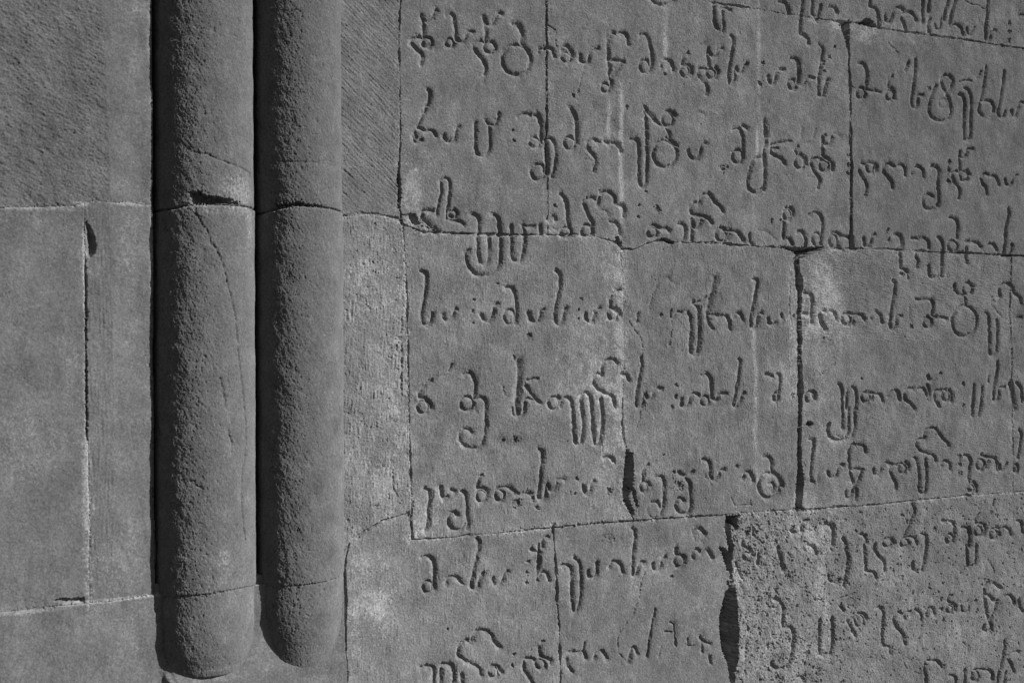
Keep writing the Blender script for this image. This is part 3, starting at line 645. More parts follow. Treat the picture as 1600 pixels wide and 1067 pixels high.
def inside(X, Y, p):
    """point in polygon over a grid"""
    r = np.zeros(X.shape, bool)
    m = (X >= p[:, 0].min()) & (X <= p[:, 0].max()) & (Y >= p[:, 1].min()) & (Y <= p[:, 1].max())
    x, y = X[m], Y[m]; c = np.zeros(x.shape, bool)
    for (ax, ay), (bx, by) in zip(p, np.roll(p, -1, 0)):
        if ay == by: continue
        k = ((ay > y) != (by > y)) & (x < (bx-ax)*(y-ay)/(by-ay)+ax)
        c ^= k
    r[m] = c
    return r

def mesh_cells(name, P, cells, mat, parent, tone, skirt=None, union=None):
    """one mesh from the chosen cells of a grid of points P (ny,nx,3); skirt: depth drawn back (+y) from the outer edge"""
    ny, nx = P.shape[:2]
    jj, ii = np.nonzero(cells)
    if len(jj) == 0: return None
    q = np.stack([jj*nx+ii, jj*nx+ii+1, (jj+1)*nx+ii+1, (jj+1)*nx+ii], 1)
    used = np.zeros(ny*nx, bool); used[q.ravel()] = True
    idx = np.cumsum(used) - 1
    V = P.reshape(-1, 3)[used]; T = tone.reshape(-1)[used]; Q = idx[q]
    if skirt is not None:
        U = cells if union is None else union
        pad = np.pad(U, 1)
        ed = []
        for dj, di, a, b in ((-1, 0, (0, 0), (0, 1)), (1, 0, (1, 1), (1, 0)), (0, -1, (1, 0), (0, 0)), (0, 1, (0, 1), (1, 1))):
            nb = pad[1+dj:1+dj+U.shape[0], 1+di:1+di+U.shape[1]]
            j2, i2 = np.nonzero(cells & ~nb)
            ed.append(np.stack([(j2+a[0])*nx+i2+a[1], (j2+b[0])*nx+i2+b[1]], 1))
        ed = np.vstack(ed)
        if len(ed):
            vs = np.unique(ed); m2 = np.zeros(ny*nx, np.int64); m2[vs] = np.arange(len(vs)) + len(V)
            B = P.reshape(-1, 3)[vs].copy(); B[:, 1] = np.maximum(B[:, 1] + .004, skirt)
            Q = np.vstack([Q, np.stack([idx[ed[:, 1]], idx[ed[:, 0]], m2[ed[:, 0]], m2[ed[:, 1]]], 1)])
            V = np.vstack([V, B]); T = np.concatenate([T, tone.reshape(-1)[vs]])
    me = bpy.data.meshes.new(name)
    me.vertices.add(len(V)); me.vertices.foreach_set("co", V.astype(np.float32).ravel())
    me.loops.add(Q.size); me.loops.foreach_set("vertex_index", Q.astype(np.int32).ravel())
    me.polygons.add(len(Q)); me.polygons.foreach_set("loop_start", np.arange(0, Q.size, 4, dtype=np.int32))
    a = me.attributes.new("tone", 'FLOAT', 'POINT'); a.data.foreach_set("value", T.astype(np.float32))
    me.update(calc_edges=True)
    me.materials.append(mat)
    o = bpy.data.objects.new(name, me); COL.objects.link(o)
    if parent: o.parent = parent
    return o

def stone_material(name, base, grain, bump, scale=210):
    m = bpy.data.materials.new(name); m.use_nodes = True
    n = m.node_tree.nodes; k = m.node_tree.links
    b = n["Principled BSDF"]; b.inputs["Roughness"].default_value = .95
    b.inputs["Specular IOR Level"].default_value = .12
    b.inputs["Diffuse Roughness"].default_value = .8
    tc = n.new("ShaderNodeTexCoord")
    at = n.new("ShaderNodeAttribute"); at.attribute_name = "tone"
    def noise(sc, det, rough):
        t = n.new("ShaderNodeTexNoise"); t.inputs["Scale"].default_value = sc
        t.inputs["Detail"].default_value = det; t.inputs["Roughness"].default_value = rough
        k.new(tc.outputs["Object"], t.inputs["Vector"]); return t
    g = noise(scale, 4, .75); g2 = noise(22, 5, .6)
    def mr(src, lo, hi, a=.25, c=.75):
        r = n.new("ShaderNodeMapRange"); r.inputs["From Min"].default_value = a; r.inputs["From Max"].default_value = c
        r.inputs["To Min"].default_value = lo; r.inputs["To Max"].default_value = hi; k.new(src, r.inputs["Value"]); return r
    def mul(a, c):
        x = n.new("ShaderNodeMath"); x.operation = 'MULTIPLY'; k.new(a, x.inputs[0])
        if isinstance(c, float): x.inputs[1].default_value = c
        else: k.new(c, x.inputs[1])
        return x
    v = mul(at.outputs["Fac"], mr(g.outputs["Fac"], 1-grain, 1+grain).outputs[0])
    v = mul(v.outputs[0], mr(g2.outputs["Fac"], .93, 1.07).outputs[0])
    v = mul(v.outputs[0], float(base))
    cc = n.new("ShaderNodeCombineColor")
    for c in range(3): k.new(v.outputs[0], cc.inputs[c])
    k.new(cc.outputs[0], b.inputs["Base Color"])
    bn = n.new("ShaderNodeBump"); bn.inputs["Distance"].default_value = .0022; bn.inputs["Strength"].default_value = bump
    g3 = noise(190, 4, .75)
    k.new(g3.outputs["Fac"], bn.inputs["Height"]); k.new(bn.outputs[0], b.inputs["Normal"])
    return m

M_WALL = stone_material("carved_sandstone", .205, .42, .8)
M_PIER = stone_material("dressed_sandstone", .160, .36, .75)
M_COL = stone_material("turned_sandstone", .145, .38, .8)
M_GROUND = stone_material("dark_earth", .07, .2, .6, 90)

def blobs(txt, X, Y, k=2000.0, warp=None, nz=None):
    g = np.ones(X.shape, np.float32)
    for b in txt.split('|'):
        u, v, ru, rv, a = ints(b)
        u, v, ru, rv = u/k, v/k, max(ru, 2)/k, max(rv, 2)/k
        i = (np.abs(X[0]-u) < 2.2*ru).nonzero()[0]; j = (np.abs(Y[:, 0]-v) < 2.2*rv).nonzero()[0]
        if len(i) == 0 or len(j) == 0: continue
        s = np.s_[j[0]:j[-1]+1, i[0]:i[-1]+1]
        d = ((X[s]-u)/ru)**2 + ((Y[s]-v)/rv)**2
        e = np.exp(-d) * 1.25
        if nz is not None and min(ru, rv) < .012: e = np.clip(e + e*.55*nz[s], 0, 1.3) * (e > .02)
        elif nz is not None: e = (.30*e + .70*np.clip((e - .48 + .42*nz[s])*2.0, 0, 1)*np.clip(e*2.2, 0, 1)) * (.85 + .25*nz[s])
        g[s] *= 1 + a/100.0*e
    return g

# ------------------------------------------------------------------ ground
def ground():
    n = 81; xs = np.sign(np.linspace(-1, 1, n))*np.abs(np.linspace(-1, 1, n))**2.5*150
    X, Y = np.meshgrid(xs, xs - 2)
    P = np.stack([X, Y, np.zeros_like(X)], 2)
    o = mesh_cells("ground", P, np.ones((n-1, n-1), bool), M_GROUND, None, np.ones((n, n), np.float32))
    tag(o, kind='structure')
ground()

# ------------------------------------------------------------------ the inscribed wall
ST = .0013
def carved_wall():
    root = empty("inscribed_wall", (1.7, 0, 0))
    tag(root, "weathered grey ashlar wall carved all over with rows of curling old script", "wall", kind="thing")
    base = root.location
    u0, u1, v0, v1 = .655, 2.86, .52, 2.74
    xs = np.arange(u0, u1, ST); ys = np.arange(v0, v1, ST)
    X, Y = np.meshgrid(xs, ys); sh = X.shape
    # broad and fine unevenness of the dressed faces, mm
    n120 = band(sh, ST, .25, 1); n30 = band(sh, ST, .06, 2); n8 = band(sh, ST, .016, 3); n4 = band(sh, ST, .0065, 4, .5)
    w1 = band(sh, ST, .03, 5); w2 = band(sh, ST, .03, 6); w3 = band(sh, ST, .011, 7)
    rag = band(sh, ST, .02, 8, .9)
    fine = band(sh, ST, .004, 9, .5)
    # courses and blocks
    j0, j1, j2 = uv(J0), uv(J1), uv(J2)
    jit = .0008*w3
    c0 = np.interp(xs, j0[:, 0], j0[:, 1])[None] + jit; c1 = np.interp(xs, j1[:, 0], j1[:, 1])[None] + jit
    c2 = np.interp(xs, j2[:, 0], j2[:, 1])[None] + jit
    course = np.where(Y > c0, 0, np.where(Y > c1, 1, np.where(Y > c2, 2, 3)))
    vl = lambda t: (lambda p: np.interp(ys, p[::-1, 1], p[::-1, 0]))(uv(t))[:, None] + jit
    bid = np.zeros(sh, int)
    k1 = (X > vl(V1a)).astype(int) + (X > vl(V1b)) + (X > vl(V1c))
    k2 = (X > vl(V2a)).astype(int) + (X > vl(V2b)) + (X > vl(V2c)) + (X > vl(V2d))
    k3 = (X > vl(V3a)).astype(int) + (X > vl(V3b))
    bid = np.where(course == 0, 0, np.where(course == 1, 1+k1, np.where(course == 2, 5+k2, 10+k3)))
    #        dz, tilt_u, tilt_v (mm per m), tone, roughness
    B = {0: (1.5, 4, 20, 1.0, 1.1), 1: (0, 6, 0, .93, .9), 2: (0, 0, 0, .96, .75), 3: (-.5, -8, 6, 1.02, .9), 4: (1., 6, -6, .92, .8),
         5: (-1, 10, 4, 1.05, 1.05), 6: (.5, 10, 0, 1.01, .9), 7: (-1.0, -6, -6, .99, 1.0), 8: (1.5, -10, 0, 1.0, 1.1), 9: (0, 10, 4, .96, 1.1),
         10: (1.0, 4, -10, 1.03, .9), 11: (-.5, 0, -8, .96, .85), 12: (.5, 0, 0, 1.02, 1.15)}
    z = np.zeros(sh, np.float32); tone = np.ones(sh, np.float32); rough = np.ones(sh, np.float32)
    for b, (dz, tu, tv, tn, ro) in B.items():
        m = bid == b
        if not m.any(): continue
        z[m] = dz + tu*(X[m]-X[m].mean()) + tv*(Y[m]-Y[m].mean()); tone[m] = 1+1.25*(tn-1); rough[m] = ro
    z += 1.3*n120 + rough*(.38*n30 + .14*n8 + .26*n4 + .18*fine)
    # tooling: slanted strokes on the upper jamb stone, upright drag marks and level combing elsewhere
    diag = band(sh, ST, .0075, 11, .35, math.radians(-42), 9)
    vert = band(sh, ST, .007, 12, .5, math.radians(90), 9)
    horz = band(sh, ST, .007, 13, .5, math.radians(-8), 8)
    z += np.where(bid == 1, np.clip(.42*diag, -1.2, .6)*np.clip((Y-1.88)/.1, 0, 1), 0)
    z += np.where((bid == 5), .30*vert*np.clip(1+.7*n30, 0, 1.6) + .10*n8, 0)
    z += np.where((bid == 6) | (bid == 10) | (bid == 7), .22*vert*np.clip(.6+.6*n30, 0, 1.5), 0)
    z += np.where((bid == 8) & (Y > 1.62), .30*horz, 0) + np.where((bid == 8) & (Y < 1.45), .2*horz, 0)
    # pitted stone at the lower right, lightly pitted ones elsewhere
    rg = np.random.default_rng(21)
    def pitting(mask, n, r0, r1, d0, d1):
        jj, ii = np.nonzero(mask)
        for k in rg.integers(0, len(jj), n):
            cy, cx = jj[k], ii[k]; r = (r0 + (r1-r0)*rg.random()**2.5)/ST; R = int(r*1.6)+2
            s = np.s_[max(0, cy-R):cy+R+1, max(0, cx-R):cx+R+1]
            ex = rg.uniform(.75, 1.35)
            d = np.hypot((X[s]-X[cy, cx])/ST/ex, (Y[s]-Y[cy, cx])/ST*ex) / r + .22*w3[s]
            z[s] -= rg.uniform(d0, d1)*np.clip(1-d*d, 0, 1)
    m12 = (bid == 12)
    near = m12 & (np.abs(X-1.78-.1*w1) < .24)
    pitting(near, 900, .0016, .009, 1.2, 4.5); pitting(m12, 2600, .0014, .006, 1, 4)
    pitting(bid == 1, 140, .0015, .004, .8, 2); pitting(bid == 5, 260, .002, .008, .8, 2.2)
    pitting((bid == 3) | (bid == 4) | (bid == 7) | (bid == 8) | (bid == 0), 420, .0013, .004, .8, 2.4)
    pitting((bid == 2) | (bid == 6) | (bid == 10) | (bid == 11), 130, .0013, .0035, .8, 1.8)
    z += np.where(m12, (.38*n8+.12*n4+.3*n30)*(.25+.75*np.exp(-((X-1.74)/.28)**2)), 0)
    # shallow spalls whose edges follow the noise
    sp = np.clip((rag - 1.55)*2.2, 0, 1)*np.clip(n120+.9, 0, 1.4)
    z -= .9*sp*rough; tone *= 1 + .07*sp
    # cut letters
    XW = X + .0007*w1 + .0002*w3; YW = Y + .0007*w2 - .0002*w3
    depth = np.zeros(sh, np.float32)
    for line in STROKES.strip().split('\n'):
        a = ints(line); W = a[0]/10000.0*.62; dep = a[1]/10.0*1.05
        p = catmull(np.array(a[2:], float).reshape(-1, 2)/2000.0, .003)
        lim = W*2.4 + .002
        i0 = max(0, int((p[:, 0].min()-lim-u0)/ST)); i1 = min(sh[1], int((p[:, 0].max()+lim-u0)/ST)+2)
        q0 = max(0, int((p[:, 1].min()-lim-v0)/ST)); q1 = min(sh[0], int((p[:, 1].max()+lim-v0)/ST)+2)
        if i1-i0 < 2 or q1-q0 < 2: continue
        s = np.s_[q0:q1, i0:i1]
        D = np.full(X[s].shape, 9.0, np.float32)
        for (ax, ay), (bx, by) in zip(p[:-1], p[1:]):
            dx, dy = bx-ax, by-ay; l2 = dx*dx+dy*dy+1e-12
            t = np.clip(((XW[s]-ax)*dx+(YW[s]-ay)*dy)/l2, 0, 1)
            np.minimum(D, np.hypot(XW[s]-ax-t*dx, YW[s]-ay-t*dy), out=D)
        e = D/(W*(1+.10*w1[s]))
        prof = dep*np.where(e < 2.2, np.log1p(np.exp((1-e)*4.4))/4.4, 0)*(1+.12*n30[s])   # a V with rounded lips
        depth[s] = np.maximum(depth[s], prof)
    for t in PITS.strip().split('|'):
        u, v, r, dd = ints(t); u /= 2000; v /= 2000; r = r/2000*1.05; R = r*1.7
        s = np.s_[max(0, int((v-R-v0)/ST)):int((v+R-v0)/ST)+2, max(0, int((u-R-u0)/ST)):int((u+R-u0)/ST)+2]
        if X[s].size < 4: continue
        e = np.hypot(XW[s]-u, YW[s]-v)/r*(1+.2*w3[s])
        depth[s] = np.maximum(depth[s], dd/10*np.clip(1-e**2.2, 0, 1))
    letters = depth > .9
    # softly worn groove lips
    z -= depth*(1+.05*n8)
    z += np.where(letters, .12*n8, 0)
    # hairline cracks
    for t in CRACKS.strip().split('|'):
        D = dist_poly(XW + .0009*w3, YW, uv(t), .006)
        z -= np.where(D < .0032, 3.6*(1-D/.0032), 0)*np.clip(.8+.5*w1, .2, 1)
    # joints
    lines = [(np.stack([xs, np.interp(xs, j[:, 0], j[:, 1])], 1)[::8], wd, dp) for j, wd, dp in ((j0, .0024, 4), (j1, .0030, 6), (j2, .0024, 3.5))]
    lines.append((uv(VB), .0036, 11))
    for t, (a, b), wd, dp in ((V1a, (2, 1), .0019, 4.5), (V1b, (2, 1), .0017, 4), (V1c, (1, 1), .0028, 6), (V2a, (1, 1), .0023, 5.5), (V2b, (1, 1), .0019, 3.2),
                              (V2c, (1, 1), .0034, 8), (V2d, (1, 1), .0012, 2.5), (V3a, (1, 1), .0036, 8), (V3b, (1, 1), .0036, 8)):
        lines.append((uv(t), wd, dp))
    wj = band(sh, ST, .14, 36, .7); wj2 = band(sh, ST, .18, 37, .7)
    edge = np.full(sh, 9.0, np.float32)
    for p, wd, dp in lines:
        D = dist_poly(X + .0006*w1, Y + .0006*w2, p, .03)
        edge = np.minimum(edge, D)
        wl = wd*np.clip(1+.55*wj+.15*w1, .3, 2.6)
        z -= dp*np.clip(.9+.45*wj2+.1*w2, .25, 1.5)*np.clip(1.35*(1-(D/wl)**2), 0, 1)
        # chipped arrises
        z -= 2.2*np.clip(1-D/.013, 0, 1)*np.clip(.7*n30+.5*rag-.5, 0, 1.8)
    for j, lo, hi in ((j1, .83, 1.32), (j2, .85, 3.0)):      # pale lime plus painted-in light on the lower lip of two level joints
        D = dist_poly(X, Y + .0016, np.stack([xs, np.interp(xs, j[:, 0], j[:, 1])], 1)[::8], .02)
        tone *= 1 + .5*np.exp(-(D/.0026)**2)*np.clip(.35+.75*w1, 0, 1.3)*((X > lo) & (X < hi))
    worn = np.clip(1-edge/.02, 0, 1)*np.clip(.8*n30+.6*rag+.15, 0, 1.5)
    tone *= 1 + .24*worn
    mort = (edge < .0022) & (np.abs(z) < 5)
    # gaps broken right through the joints, and shallow flaked patches
    for t in HOLES.split('|'):
        p = uv(t); c = p.mean(0)
        m = inside(X + .0012*w3, Y + .0012*w3, p)
        d = dist_poly(X + .0012*w3, Y + .0012*w3, np.vstack([p, p[:1]]), .05)
        z = np.where(m, np.minimum(z, z*.2 - np.clip(13 + d*4500 + 3*n8, 9, 120)), z)
        o = (~m) & (d < .006)
        z = np.where(o, z - 1.2*(1-d/.006)*np.clip(rag+.5, 0, 1.2), z)
    for t in PATCH.split('|'):
        a = ints(t); dp = a[-1]/10.0; p = np.array(a[:-1], float).reshape(-1, 2)/2000
        m = inside(X + .0015*w3, Y + .0015*w3, p)
        z = np.where(m, z - dp*.7 + .5*n8, z)
    tone *= blobs(BLOBS, X, Y, 2000.0, None, np.tanh(.9*rag+.7*n30) + .35*band(sh, ST, .008, 31, .8))
    # weathering: pale scuffed skin with ragged edges, grey run-off drawn downwards
    run = band(sh, ST, .05, 41, .7, math.radians(90), 4); scf = .75*band(sh, ST, .11, 42, .8) + .5*rag + .25*n8
    tone *= 1 + .17*np.clip((scf-.75)*1.6, 0, 1) - .12*np.clip((run-.5)*.9, 0, 1)
    tone *= 1 + .06*band(sh, ST, .16, 32) + .045*band(sh, ST, .03, 33, 1.0) + .05*fine + .05*band(sh, ST, .007, 35, .6)
    spk = band(sh, ST, .0045, 34, .4)
    tone *= np.where(spk > 2.75, 1.4, np.where(spk < -3.0, .72, 1))
    tone = np.clip(tone, .45, 1.95)
    P = np.stack([X-base.x, -z/1000.0, Y], 2)
    # the part that is built fine: what the photograph shows, and a hand's breadth around it
    cx = .5*(X[:-1, :-1]+X[1:, 1:]); cy = .5*(Y[:-1, :-1]+Y[1:, 1:])
    cb = bid[:-1, :-1]; cl = letters[:-1, :-1] & letters[1:, 1:]
    lab = {0: "topmost stone, its lower edge cut by letter tails", 1: "narrow plain stone scored with slanting tool marks", 2: "smooth carved stone beside the narrow scored stone",
           4: "dark smooth carved stone in the right upper course", 5: "narrow pale stone roughened with upright drag marks", 8: "carved stone with level combing across its upper part",
           10: "bottom left stone with pale scaling beside the columns", 12: "coarse pitted stone right of the black gap"}
    for b in range(13):
        m = (cb == b)
        if not m.any(): continue
        st = mesh_cells("stone_block", P, m & ~cl, M_WALL, root, tone, .16, m)
        if b in lab: st["label"] = lab[b]
        if (m & cl).sum() > 60:
            mesh_cells("carved_lettering", P, m & cl, M_WALL, st, tone, .16, m)
    # plain masonry carrying on beyond the picture, coarser
    s2 = .008
    x2 = np.arange(-.35, 4.6, s2); y2 = np.arange(-.02, 3.3, s2)
    X2, Y2 = np.meshgrid(x2, y2); n2 = band(X2.shape, s2, .3, 40); n3 = band(X2.shape, s2, .03, 41)
    z2 = 1.5*n2 + .8*n3
    hj = [0.08, 0.5, 2.9]
    for h in hj: z2 -= 6*np.clip(1-np.abs(Y2-h)/.009, 0, 1)
    for h, lo, hi in ((3.4, .5, .9), (3.2, .9, 1.5), (3.7, 1.5, 2.1), (3.35, 2.1, 2.9), (1.4, .08, .5), (2.3, .08, .5), (3.1, .08, .5), (1.9, 2.9, 3.3), (2.8, 2.9, 3.3)):
        z2 -= 6*np.clip(1-np.abs(X2-h)/.009, 0, 1)*((Y2 > lo) & (Y2 < hi))
    for h in (.9, 1.5, 2.1): z2 -= 6*np.clip(1-np.abs(Y2-h)/.009, 0, 1)*(X2 > u1)
    P2 = np.stack([X2-base.x, -z2/1000.0+.004, Y2], 2)
    c2x = X2[:-1, :-1]; c2y = Y2[:-1, :-1]
    m2 = ~((c2x > u0+.01) & (c2x+s2 < u1-.012) & (c2y > v0+.01) & (c2y+s2 < v1-.012))
    mesh_cells("wall_masonry", P2, m2, M_WALL, root, np.ones(X2.shape, np.float32), .45)
    return root
carved_wall()

# ------------------------------------------------------------------ the plain pier on the left, with the stops of the columns
def pier():
    root = empty("stone_pier", (0.1, 0, 0))
    tag(root, "plain projecting grey stone pier with pale mortar joints, left of the two columns", "pier", kind="thing")
    base = root.location
    s = .0016; u0, u1, v0, v1 = -.16, PXY['u536'] + .004, .80, 2.36
    xs = np.arange(u0, u1, s); ys = np.arange(v0, v1, s); X, Y = np.meshgrid(xs, ys); sh = X.shape
    n120 = band(sh, s, .22, 51); n30 = band(sh, s, .06, 52); n8 = band(sh, s, .015, 53); n4 = band(sh, s, .006, 54, .5)
    w1 = band(sh, s, .03, 55); w3 = band(sh, s, .010, 56); rag = band(sh, s, .018, 57, .9); fine = band(sh, s, .004, 58, .5)
    j1, j2, pv, pe, pc = uv(PJ1), uv(PJ2), uv(PV), uv(PEDGE), uv(PCH)
    yl = lambda p: np.interp(xs, p[:, 0], p[:, 1])[None] + .0006*w3
    xl = lambda p: np.interp(ys, p[::-1, 1], p[::-1, 0])[:, None] + .0006*w3
    up = Y > yl(j1); lowm = Y < yl(j2); rt = X > xl(pv)
    bid = np.where(up, 0, np.where(lowm, 3, np.where(rt, 2, 1)))
    edge_u = np.interp(ys, pe[::-1, 1], pe[::-1, 0])[:, None]
    z = np.zeros(sh, np.float32); tone = np.ones(sh, np.float32)
    for b, (dz, tu, tv, tn) in {0: (0, -4, 0, .93), 1: (.6, 0, 0, 1.0), 2: (-1., -6, 0, .98), 3: (0., 0, 0, 1.02)}.items():
        m = bid == b; z[m] = dz + tu*(X[m]-.1) + tv*(Y[m]-1.6); tone[m] = tn
    rough = np.where((bid == 0) & (X < xl(pc)), 1.7, .8)
    z += 1.0*n120 + rough*(.34*n30 + .14*n8 + .23*n4 + .18*fine)
    diag = band(sh, s, .009, 59, .5, math.radians(-28), 3.5)
    z += np.where((bid == 0) & (X < xl(pc)), .38*diag, 0)
    vert = band(sh, s, .008, 60, .5, math.radians(90), 12)
    z += np.where((bid == 2) & (X < xl(pc)), .28*vert, 0)
    ch = np.clip(np.minimum(X, edge_u) - xl(pc), 0, 1)
    z -= 110*ch*np.where(lowm, .55, 1)
    tone *= np.where((ch > 0) & (~lowm), 1.03, 1)
    # arris towards the columns, worn and chipped
    ed = np.clip(edge_u - X, 0, 1)
    z -= np.where((X < edge_u) & (Y > PXY['v1000']), 2.4*np.clip(1-ed/.005, 0, 1)**2 + 3.0*np.clip(1-ed/.007, 0, 1)*np.clip(rag-.4, 0, 1.5), 0)
    edge = np.full(sh, 9., np.float32)
    for p, wd, dp, f in ((np.stack([xs, np.interp(xs, j1[:, 0], j1[:, 1])], 1)[::6], .0020, 1.4, 1), (np.stack([xs, np.interp(xs, j2[:, 0], j2[:, 1])], 1)[::6], .0020, 1.2, 1), (pv[2:12], .0026, 5.*np.where(Y > PXY['v690'], 1, .25), 1)):
        p = p[p[:, 0] < .285]
        D = dist_poly(X + .0005*w3, Y + .0005*w3, p, .03); edge = np.minimum(edge, D)
        z -= dp*np.clip(1.3*(1-(D/(wd*np.clip(1+.4*w1, .4, 2)))**2), 0, 1)
        z -= 1.3*np.clip(1-D/.009, 0, 1)*np.clip(rag-.4, 0, 1.5)
    # pale lime mortar showing in the level joints
    tone *= 1 + .55*np.exp(-(dist_poly(X, Y, np.stack([xs, np.interp(xs, j1[:, 0], j1[:, 1])], 1)[::6], .02)/.0022)**2)*np.clip(.8+.5*w1, 0, 1.4)
    tone *= 1 + .55*np.exp(-(dist_poly(X, Y, np.stack([xs, np.interp(xs, j2[:, 0], j2[:, 1])], 1)[::6], .02)/.0022)**2)*np.clip(.8+.5*w1, 0, 1.4)
    tone *= 1 + np.where(Y < PXY['v690'], .7, .12)*np.exp(-(dist_poly(X + .003*w1, Y, pv[2:12], .03)/.006)**2)*np.clip(.6+.8*rag, 0, 1.5)
    for t in PHOLES.split('|'):
        a = ints(t); dp = a[-1]/10.; p = np.array(a[:-1], float).reshape(-1, 2)/2000
        m = inside(X + .0008*w3, Y + .0008*w3, p); d = dist_poly(X, Y, np.vstack([p, p[:1]]), .03)
        z = np.where(m, z - np.minimum(dp, 2 + d*1800) + .6*n8, z)
    # at their feet the shafts run out into the stone, which swells to meet them
    sm = lambda a: (lambda b: b*b*(3-2*b))(np.clip(a, 0, 1))
    z += 10*sm((PXY['v1040']-Y)/(PXY['v1040']-PXY['v1058']))*sm((X-.302-.003*w1)/.03)
    z += 8*sm((PXY['v985']-Y)/(PXY['v985']-PXY['v1052']))*sm((X-.296-.003*w1)/.034)
    rr = np.random.default_rng(61)
    for k in range(170):
        j, i = rr.integers(0, sh[0]), rr.integers(0, sh[1]); r = rr.uniform(.0012, .0035)
        q = np.s_[max(0, j-4):j+5, max(0, i-4):i+5]
        z[q] -= rr.uniform(.8, 2)*np.clip(1-((X[q]-X[j, i])**2+(Y[q]-Y[j, i])**2)/r**2, 0, 1)
    sp = np.clip((rag-1.6)*2, 0, 1); z -= .8*sp; tone *= 1+.06*sp
    tone *= blobs(PBLOBS, X, Y, 2000., None, 1.0*np.tanh(1.6*rag+.5*n30) + .5*band(sh, s, .006, 62, .8))
    run = band(sh, s, .05, 71, .7, math.radians(90), 4); scf = .75*band(sh, s, .11, 72, .8) + .5*rag + .25*n8
    tone *= 1 + .15*np.clip((scf-.9)*1.6, 0, 1) - .12*np.clip((run-.5)*.9, 0, 1)
    tone *= 1 + .055*band(sh, s, .16, 63) + .045*band(sh, s, .02, 64) + .05*fine + .05*band(sh, s, .007, 65, .6)
    tone = np.clip(tone, .5, 1.9)
    P = np.stack([X-base.x, -.063 - z/1000., Y], 2)
    cx = X[:-1, :-1]; cb = bid[:-1, :-1]
    keep = (cx < edge_u[:-1]) | ((Y[:-1, :-1] < PXY['y905'] + .0) & (cb == 3)) | ((cx >= edge_u[:-1]) & (Y[:-1, :-1] < PXY['y905']))
    cb = np.where((cx >= edge_u[:-1]), 3, cb)
    labs = {0: "rough upper pier stone", 3: "lowest pier stone from which the columns rise"}
    for b in range(4):
        o = mesh_cells("pier_stone", P, (cb == b) & keep, M_PIER, root, tone, .0)
        if b in labs: o["label"] = labs[b]
    # plain stones of the same pier outside the picture
    s2 = .008
    def plain(x0, x1, y0, y1, seed):
        xa = np.arange(x0, x1+s2*.5, s2); ya = np.arange(y0, y1+s2*.5, s2); A, Bv = np.meshgrid(xa, ya)
        zz = 1.0*band(A.shape, s2, .3, seed) + .5*band(A.shape, s2, .03, seed+1)
        e = np.minimum(np.minimum(A-x0, x1-A), np.minimum(Bv-y0, y1-Bv)); zz -= 4*np.clip(1-e/.008, 0, 1)
        mesh_cells("pier_stone", np.stack([A-base.x, -.063-zz/1000, Bv], 2), np.ones((A.shape[0]-1, A.shape[1]-1), bool), M_PIER, root, np.ones(A.shape, np.float32), .0)
    plain(-1.2, -.162, .0, .80, 70); plain(-1.2, -.162, .80, 1.2, 72); plain(-1.2, -.162, 1.2, 1.86, 74); plain(-1.2, -.162, 1.86, 2.5, 76)
    plain(-1.2, .282, 2.5, 3.28, 78); plain(-.162, .282, 2.36, 2.5, 80); plain(-.162, u1-.003, .40, .80, 82); plain(-.162, u1-.003, 0, .40, 84)
    return root
pier()

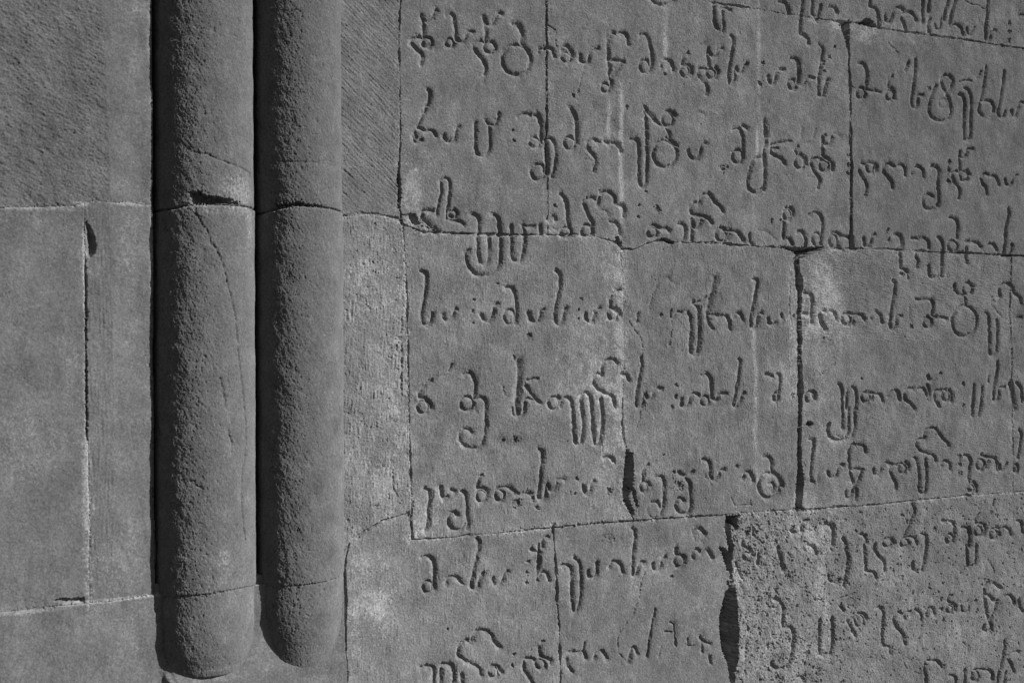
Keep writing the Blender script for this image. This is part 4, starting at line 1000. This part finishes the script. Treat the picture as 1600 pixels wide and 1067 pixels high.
# ------------------------------------------------------------------ the two engaged columns
def column(uc, R, zc, joints, prof, label, seed, cav, cracks, bl, lipR, vbot, vtop=3.28):
    root = empty("engaged_column", (uc, -zc, 0.85))
    tag(root, label, "column", "pair of round columns engaged in the wall", "thing")
    dth = .00125/R; th = np.arange(-math.radians(112), math.radians(112), dth)
    st = .0015; ys = np.arange(vbot, 2.40, st)
    TH, Y = np.meshgrid(th, ys); sh = TH.shape; A = TH*R
    n120 = band(sh, st, .16, seed); n30 = band(sh, st, .05, seed+1); n8 = band(sh, st, .014, seed+2); n4 = band(sh, st, .0065, seed+3, .5)
    w1 = band(sh, st, .03, seed+4); w3 = band(sh, st, .01, seed+5); rag = band(sh, st, .02, seed+6, .9); fine = band(sh, st, .004, seed+7, .5)
    diag = band(sh, st, .011, seed+8, .5, math.radians(-50), 3)
    ju, jl = [np.interp(th, p[:, 0]*2, p[:, 1])[None] + .0007*w3 for p in (np.array(ints(j), float).reshape(-1, 2)/2000 for j in joints)]
    seg = np.where(Y > ju, 0, np.where(Y > jl, 1, 2))
    ro = np.where(seg == 0, 1.25, np.where(seg == 1, 1.0, .8))
    turn = np.clip(1.25 - .8*(A/R + .2), .45, 1.5)      # the weather side has kept the rougher skin
    z = .45*n120 + ro*turn*(.24*n30 + .07*n8 + .15*n4 + .17*fine) + ro*turn*.13*diag
    z += np.where(seg == 1, lipR, 0)
    tone = np.ones(sh, np.float32)*np.where(seg == 0, .97, np.where(seg == 1, 1.0, 1.03))
    sp = np.clip((rag-1.3)*2, 0, 1); z -= 1.4*sp*turn; tone *= 1+.05*sp
    Du = np.abs(Y-ju); Dl = np.abs(Y-jl)
    z -= 7*np.clip(1.2-Du/.0030, 0, 1) + 1.4*np.clip(1-Du/.009, 0, 1)*np.clip(rag-.2, 0, 1.5)
    z -= 2.6*np.clip(1.2-Dl/.0018, 0, 1) + 1.4*np.clip(1-Dl/.009, 0, 1)*np.clip(rag-.2, 0, 1.5)
    if cav:
        p = np.array(ints(cav), float).reshape(-1, 2); p = np.stack([p[:, 0]/1000*R, p[:, 1]/2000], 1)
        AA, YY = A + .0012*w3, Y + .0016*w3
        m = inside(AA, YY, p); d = dist_poly(AA, YY, np.vstack([p, p[:1]]), .04)
        z = np.where(m & (seg == 0), z - np.clip(7+d*2600, 7, 24), z)
        o = (~m) & (d < .012) & (seg == 0); z = np.where(o, z-1.5*(1-d/.012)*np.clip(rag+.3, 0, 1.2), z)
    for t in cracks.split('|'):
        p = np.array(ints(t), float).reshape(-1, 2); p = np.stack([p[:, 0]/1000*R, p[:, 1]/2000], 1)
        D = dist_poly(A + .001*w3, Y, p, .02)
        z -= (3.2 if seed < 150 else 1.1)*np.clip(1-D/.0028, 0, 1)*np.clip(.9+.4*w1, .3, 1.3)
        z -= np.where((A < np.interp(Y, p[::-1, 1], p[::-1, 0])) & (D < .014), .9*(1-D/.014), 0)
    rr = np.random.default_rng(seed)
    for k in range(260):
        j, i = rr.integers(0, sh[0]), rr.integers(0, sh[1]); r = rr.uniform(.0013, .006)
        q = np.s_[max(0, j-6):j+7, max(0, i-6):i+7]
        z[q] -= rr.uniform(.6, 2.)*np.clip(1-((A[q]-A[j, i])**2+(Y[q]-Y[j, i])**2)/r**2, 0, 1)
    for b in bl.split('|'):
        t_, v, ra, rv, g = ints(b)
        d = ((A-t_/1000*R)/(ra/1000*1.3))**2 + ((Y-v/2000)/(rv/1000*1.3))**2
        e = np.exp(-d); tone *= 1 + g/100*np.clip(e*(1+.7*rag+.4*w3), 0, 1.4)*(e > .03)
    scf = .75*band(sh, st, .1, seed+23, .8) + .5*rag + .25*n8
    tone *= 1 + .13*np.clip((scf-1.0)*1.6, 0, 1) - .10*np.clip((-scf-1.0)*1.2, 0, 1)
    tone *= 1 + .045*band(sh, st, .1, seed+20) + .03*band(sh, st, .02, seed+21) + .05*fine + .05*band(sh, st, .007, seed+22, .6)
    jw = np.exp(-(Dl/.0017)**2)*np.clip(.5+.7*w1, 0, 1.3)
    tone *= 1 + .5*jw
    tone = np.clip(tone, .5, 1.8)
    pr = np.array(prof)[::-1]
    k = np.interp(ys, pr[:, 0], pr[:, 1])[:, None]; kz = np.interp(ys, pr[:, 0], pr[:, 2])[:, None]   # the foot flattens as it narrows
    r = R + z/1000.
    r[0] = 0; r[1:3] -= .0015                              # the shaft's flat underside
    Y = Y.copy(); Y[0] = Y[1] + .0005
    P = np.stack([r*k*np.sin(TH), -r*kz*np.cos(TH), Y-.85], 2)
    cs = seg[:-1, :-1]
    for b in range(3):
        mesh_cells("column_drum", P, cs == b, M_COL, root, tone, None)
    # the shaft carries on above the picture
    ya = np.array([2.397, 2.42, 2.8, 3.2, vtop]); T2, Y2 = np.meshgrid(th[::12], ya)
    mesh_cells("column_drum", np.stack([(R+.0)*np.sin(T2), -(R+.0)*np.cos(T2), Y2-.85], 2), np.ones((len(ya)-1, len(th[::12])-1), bool), M_COL, root, np.ones(T2.shape, np.float32))
    return root
column(C1, .098, .02, (C1J1, C1J2), R1, "left round stone column, broken at its upper joint and cracked below it", 100, C1CAV, C1CR, C1BLOBS, 2.6, PXY['bot1'])
column(C2, .090, .02, (C2J1, C2J2), R2, "right round stone column, next to the carved wall, with an arched dark upper joint", 200, C2CAV, C2CR, C2BLOBS, 2.0, PXY['bot2'])
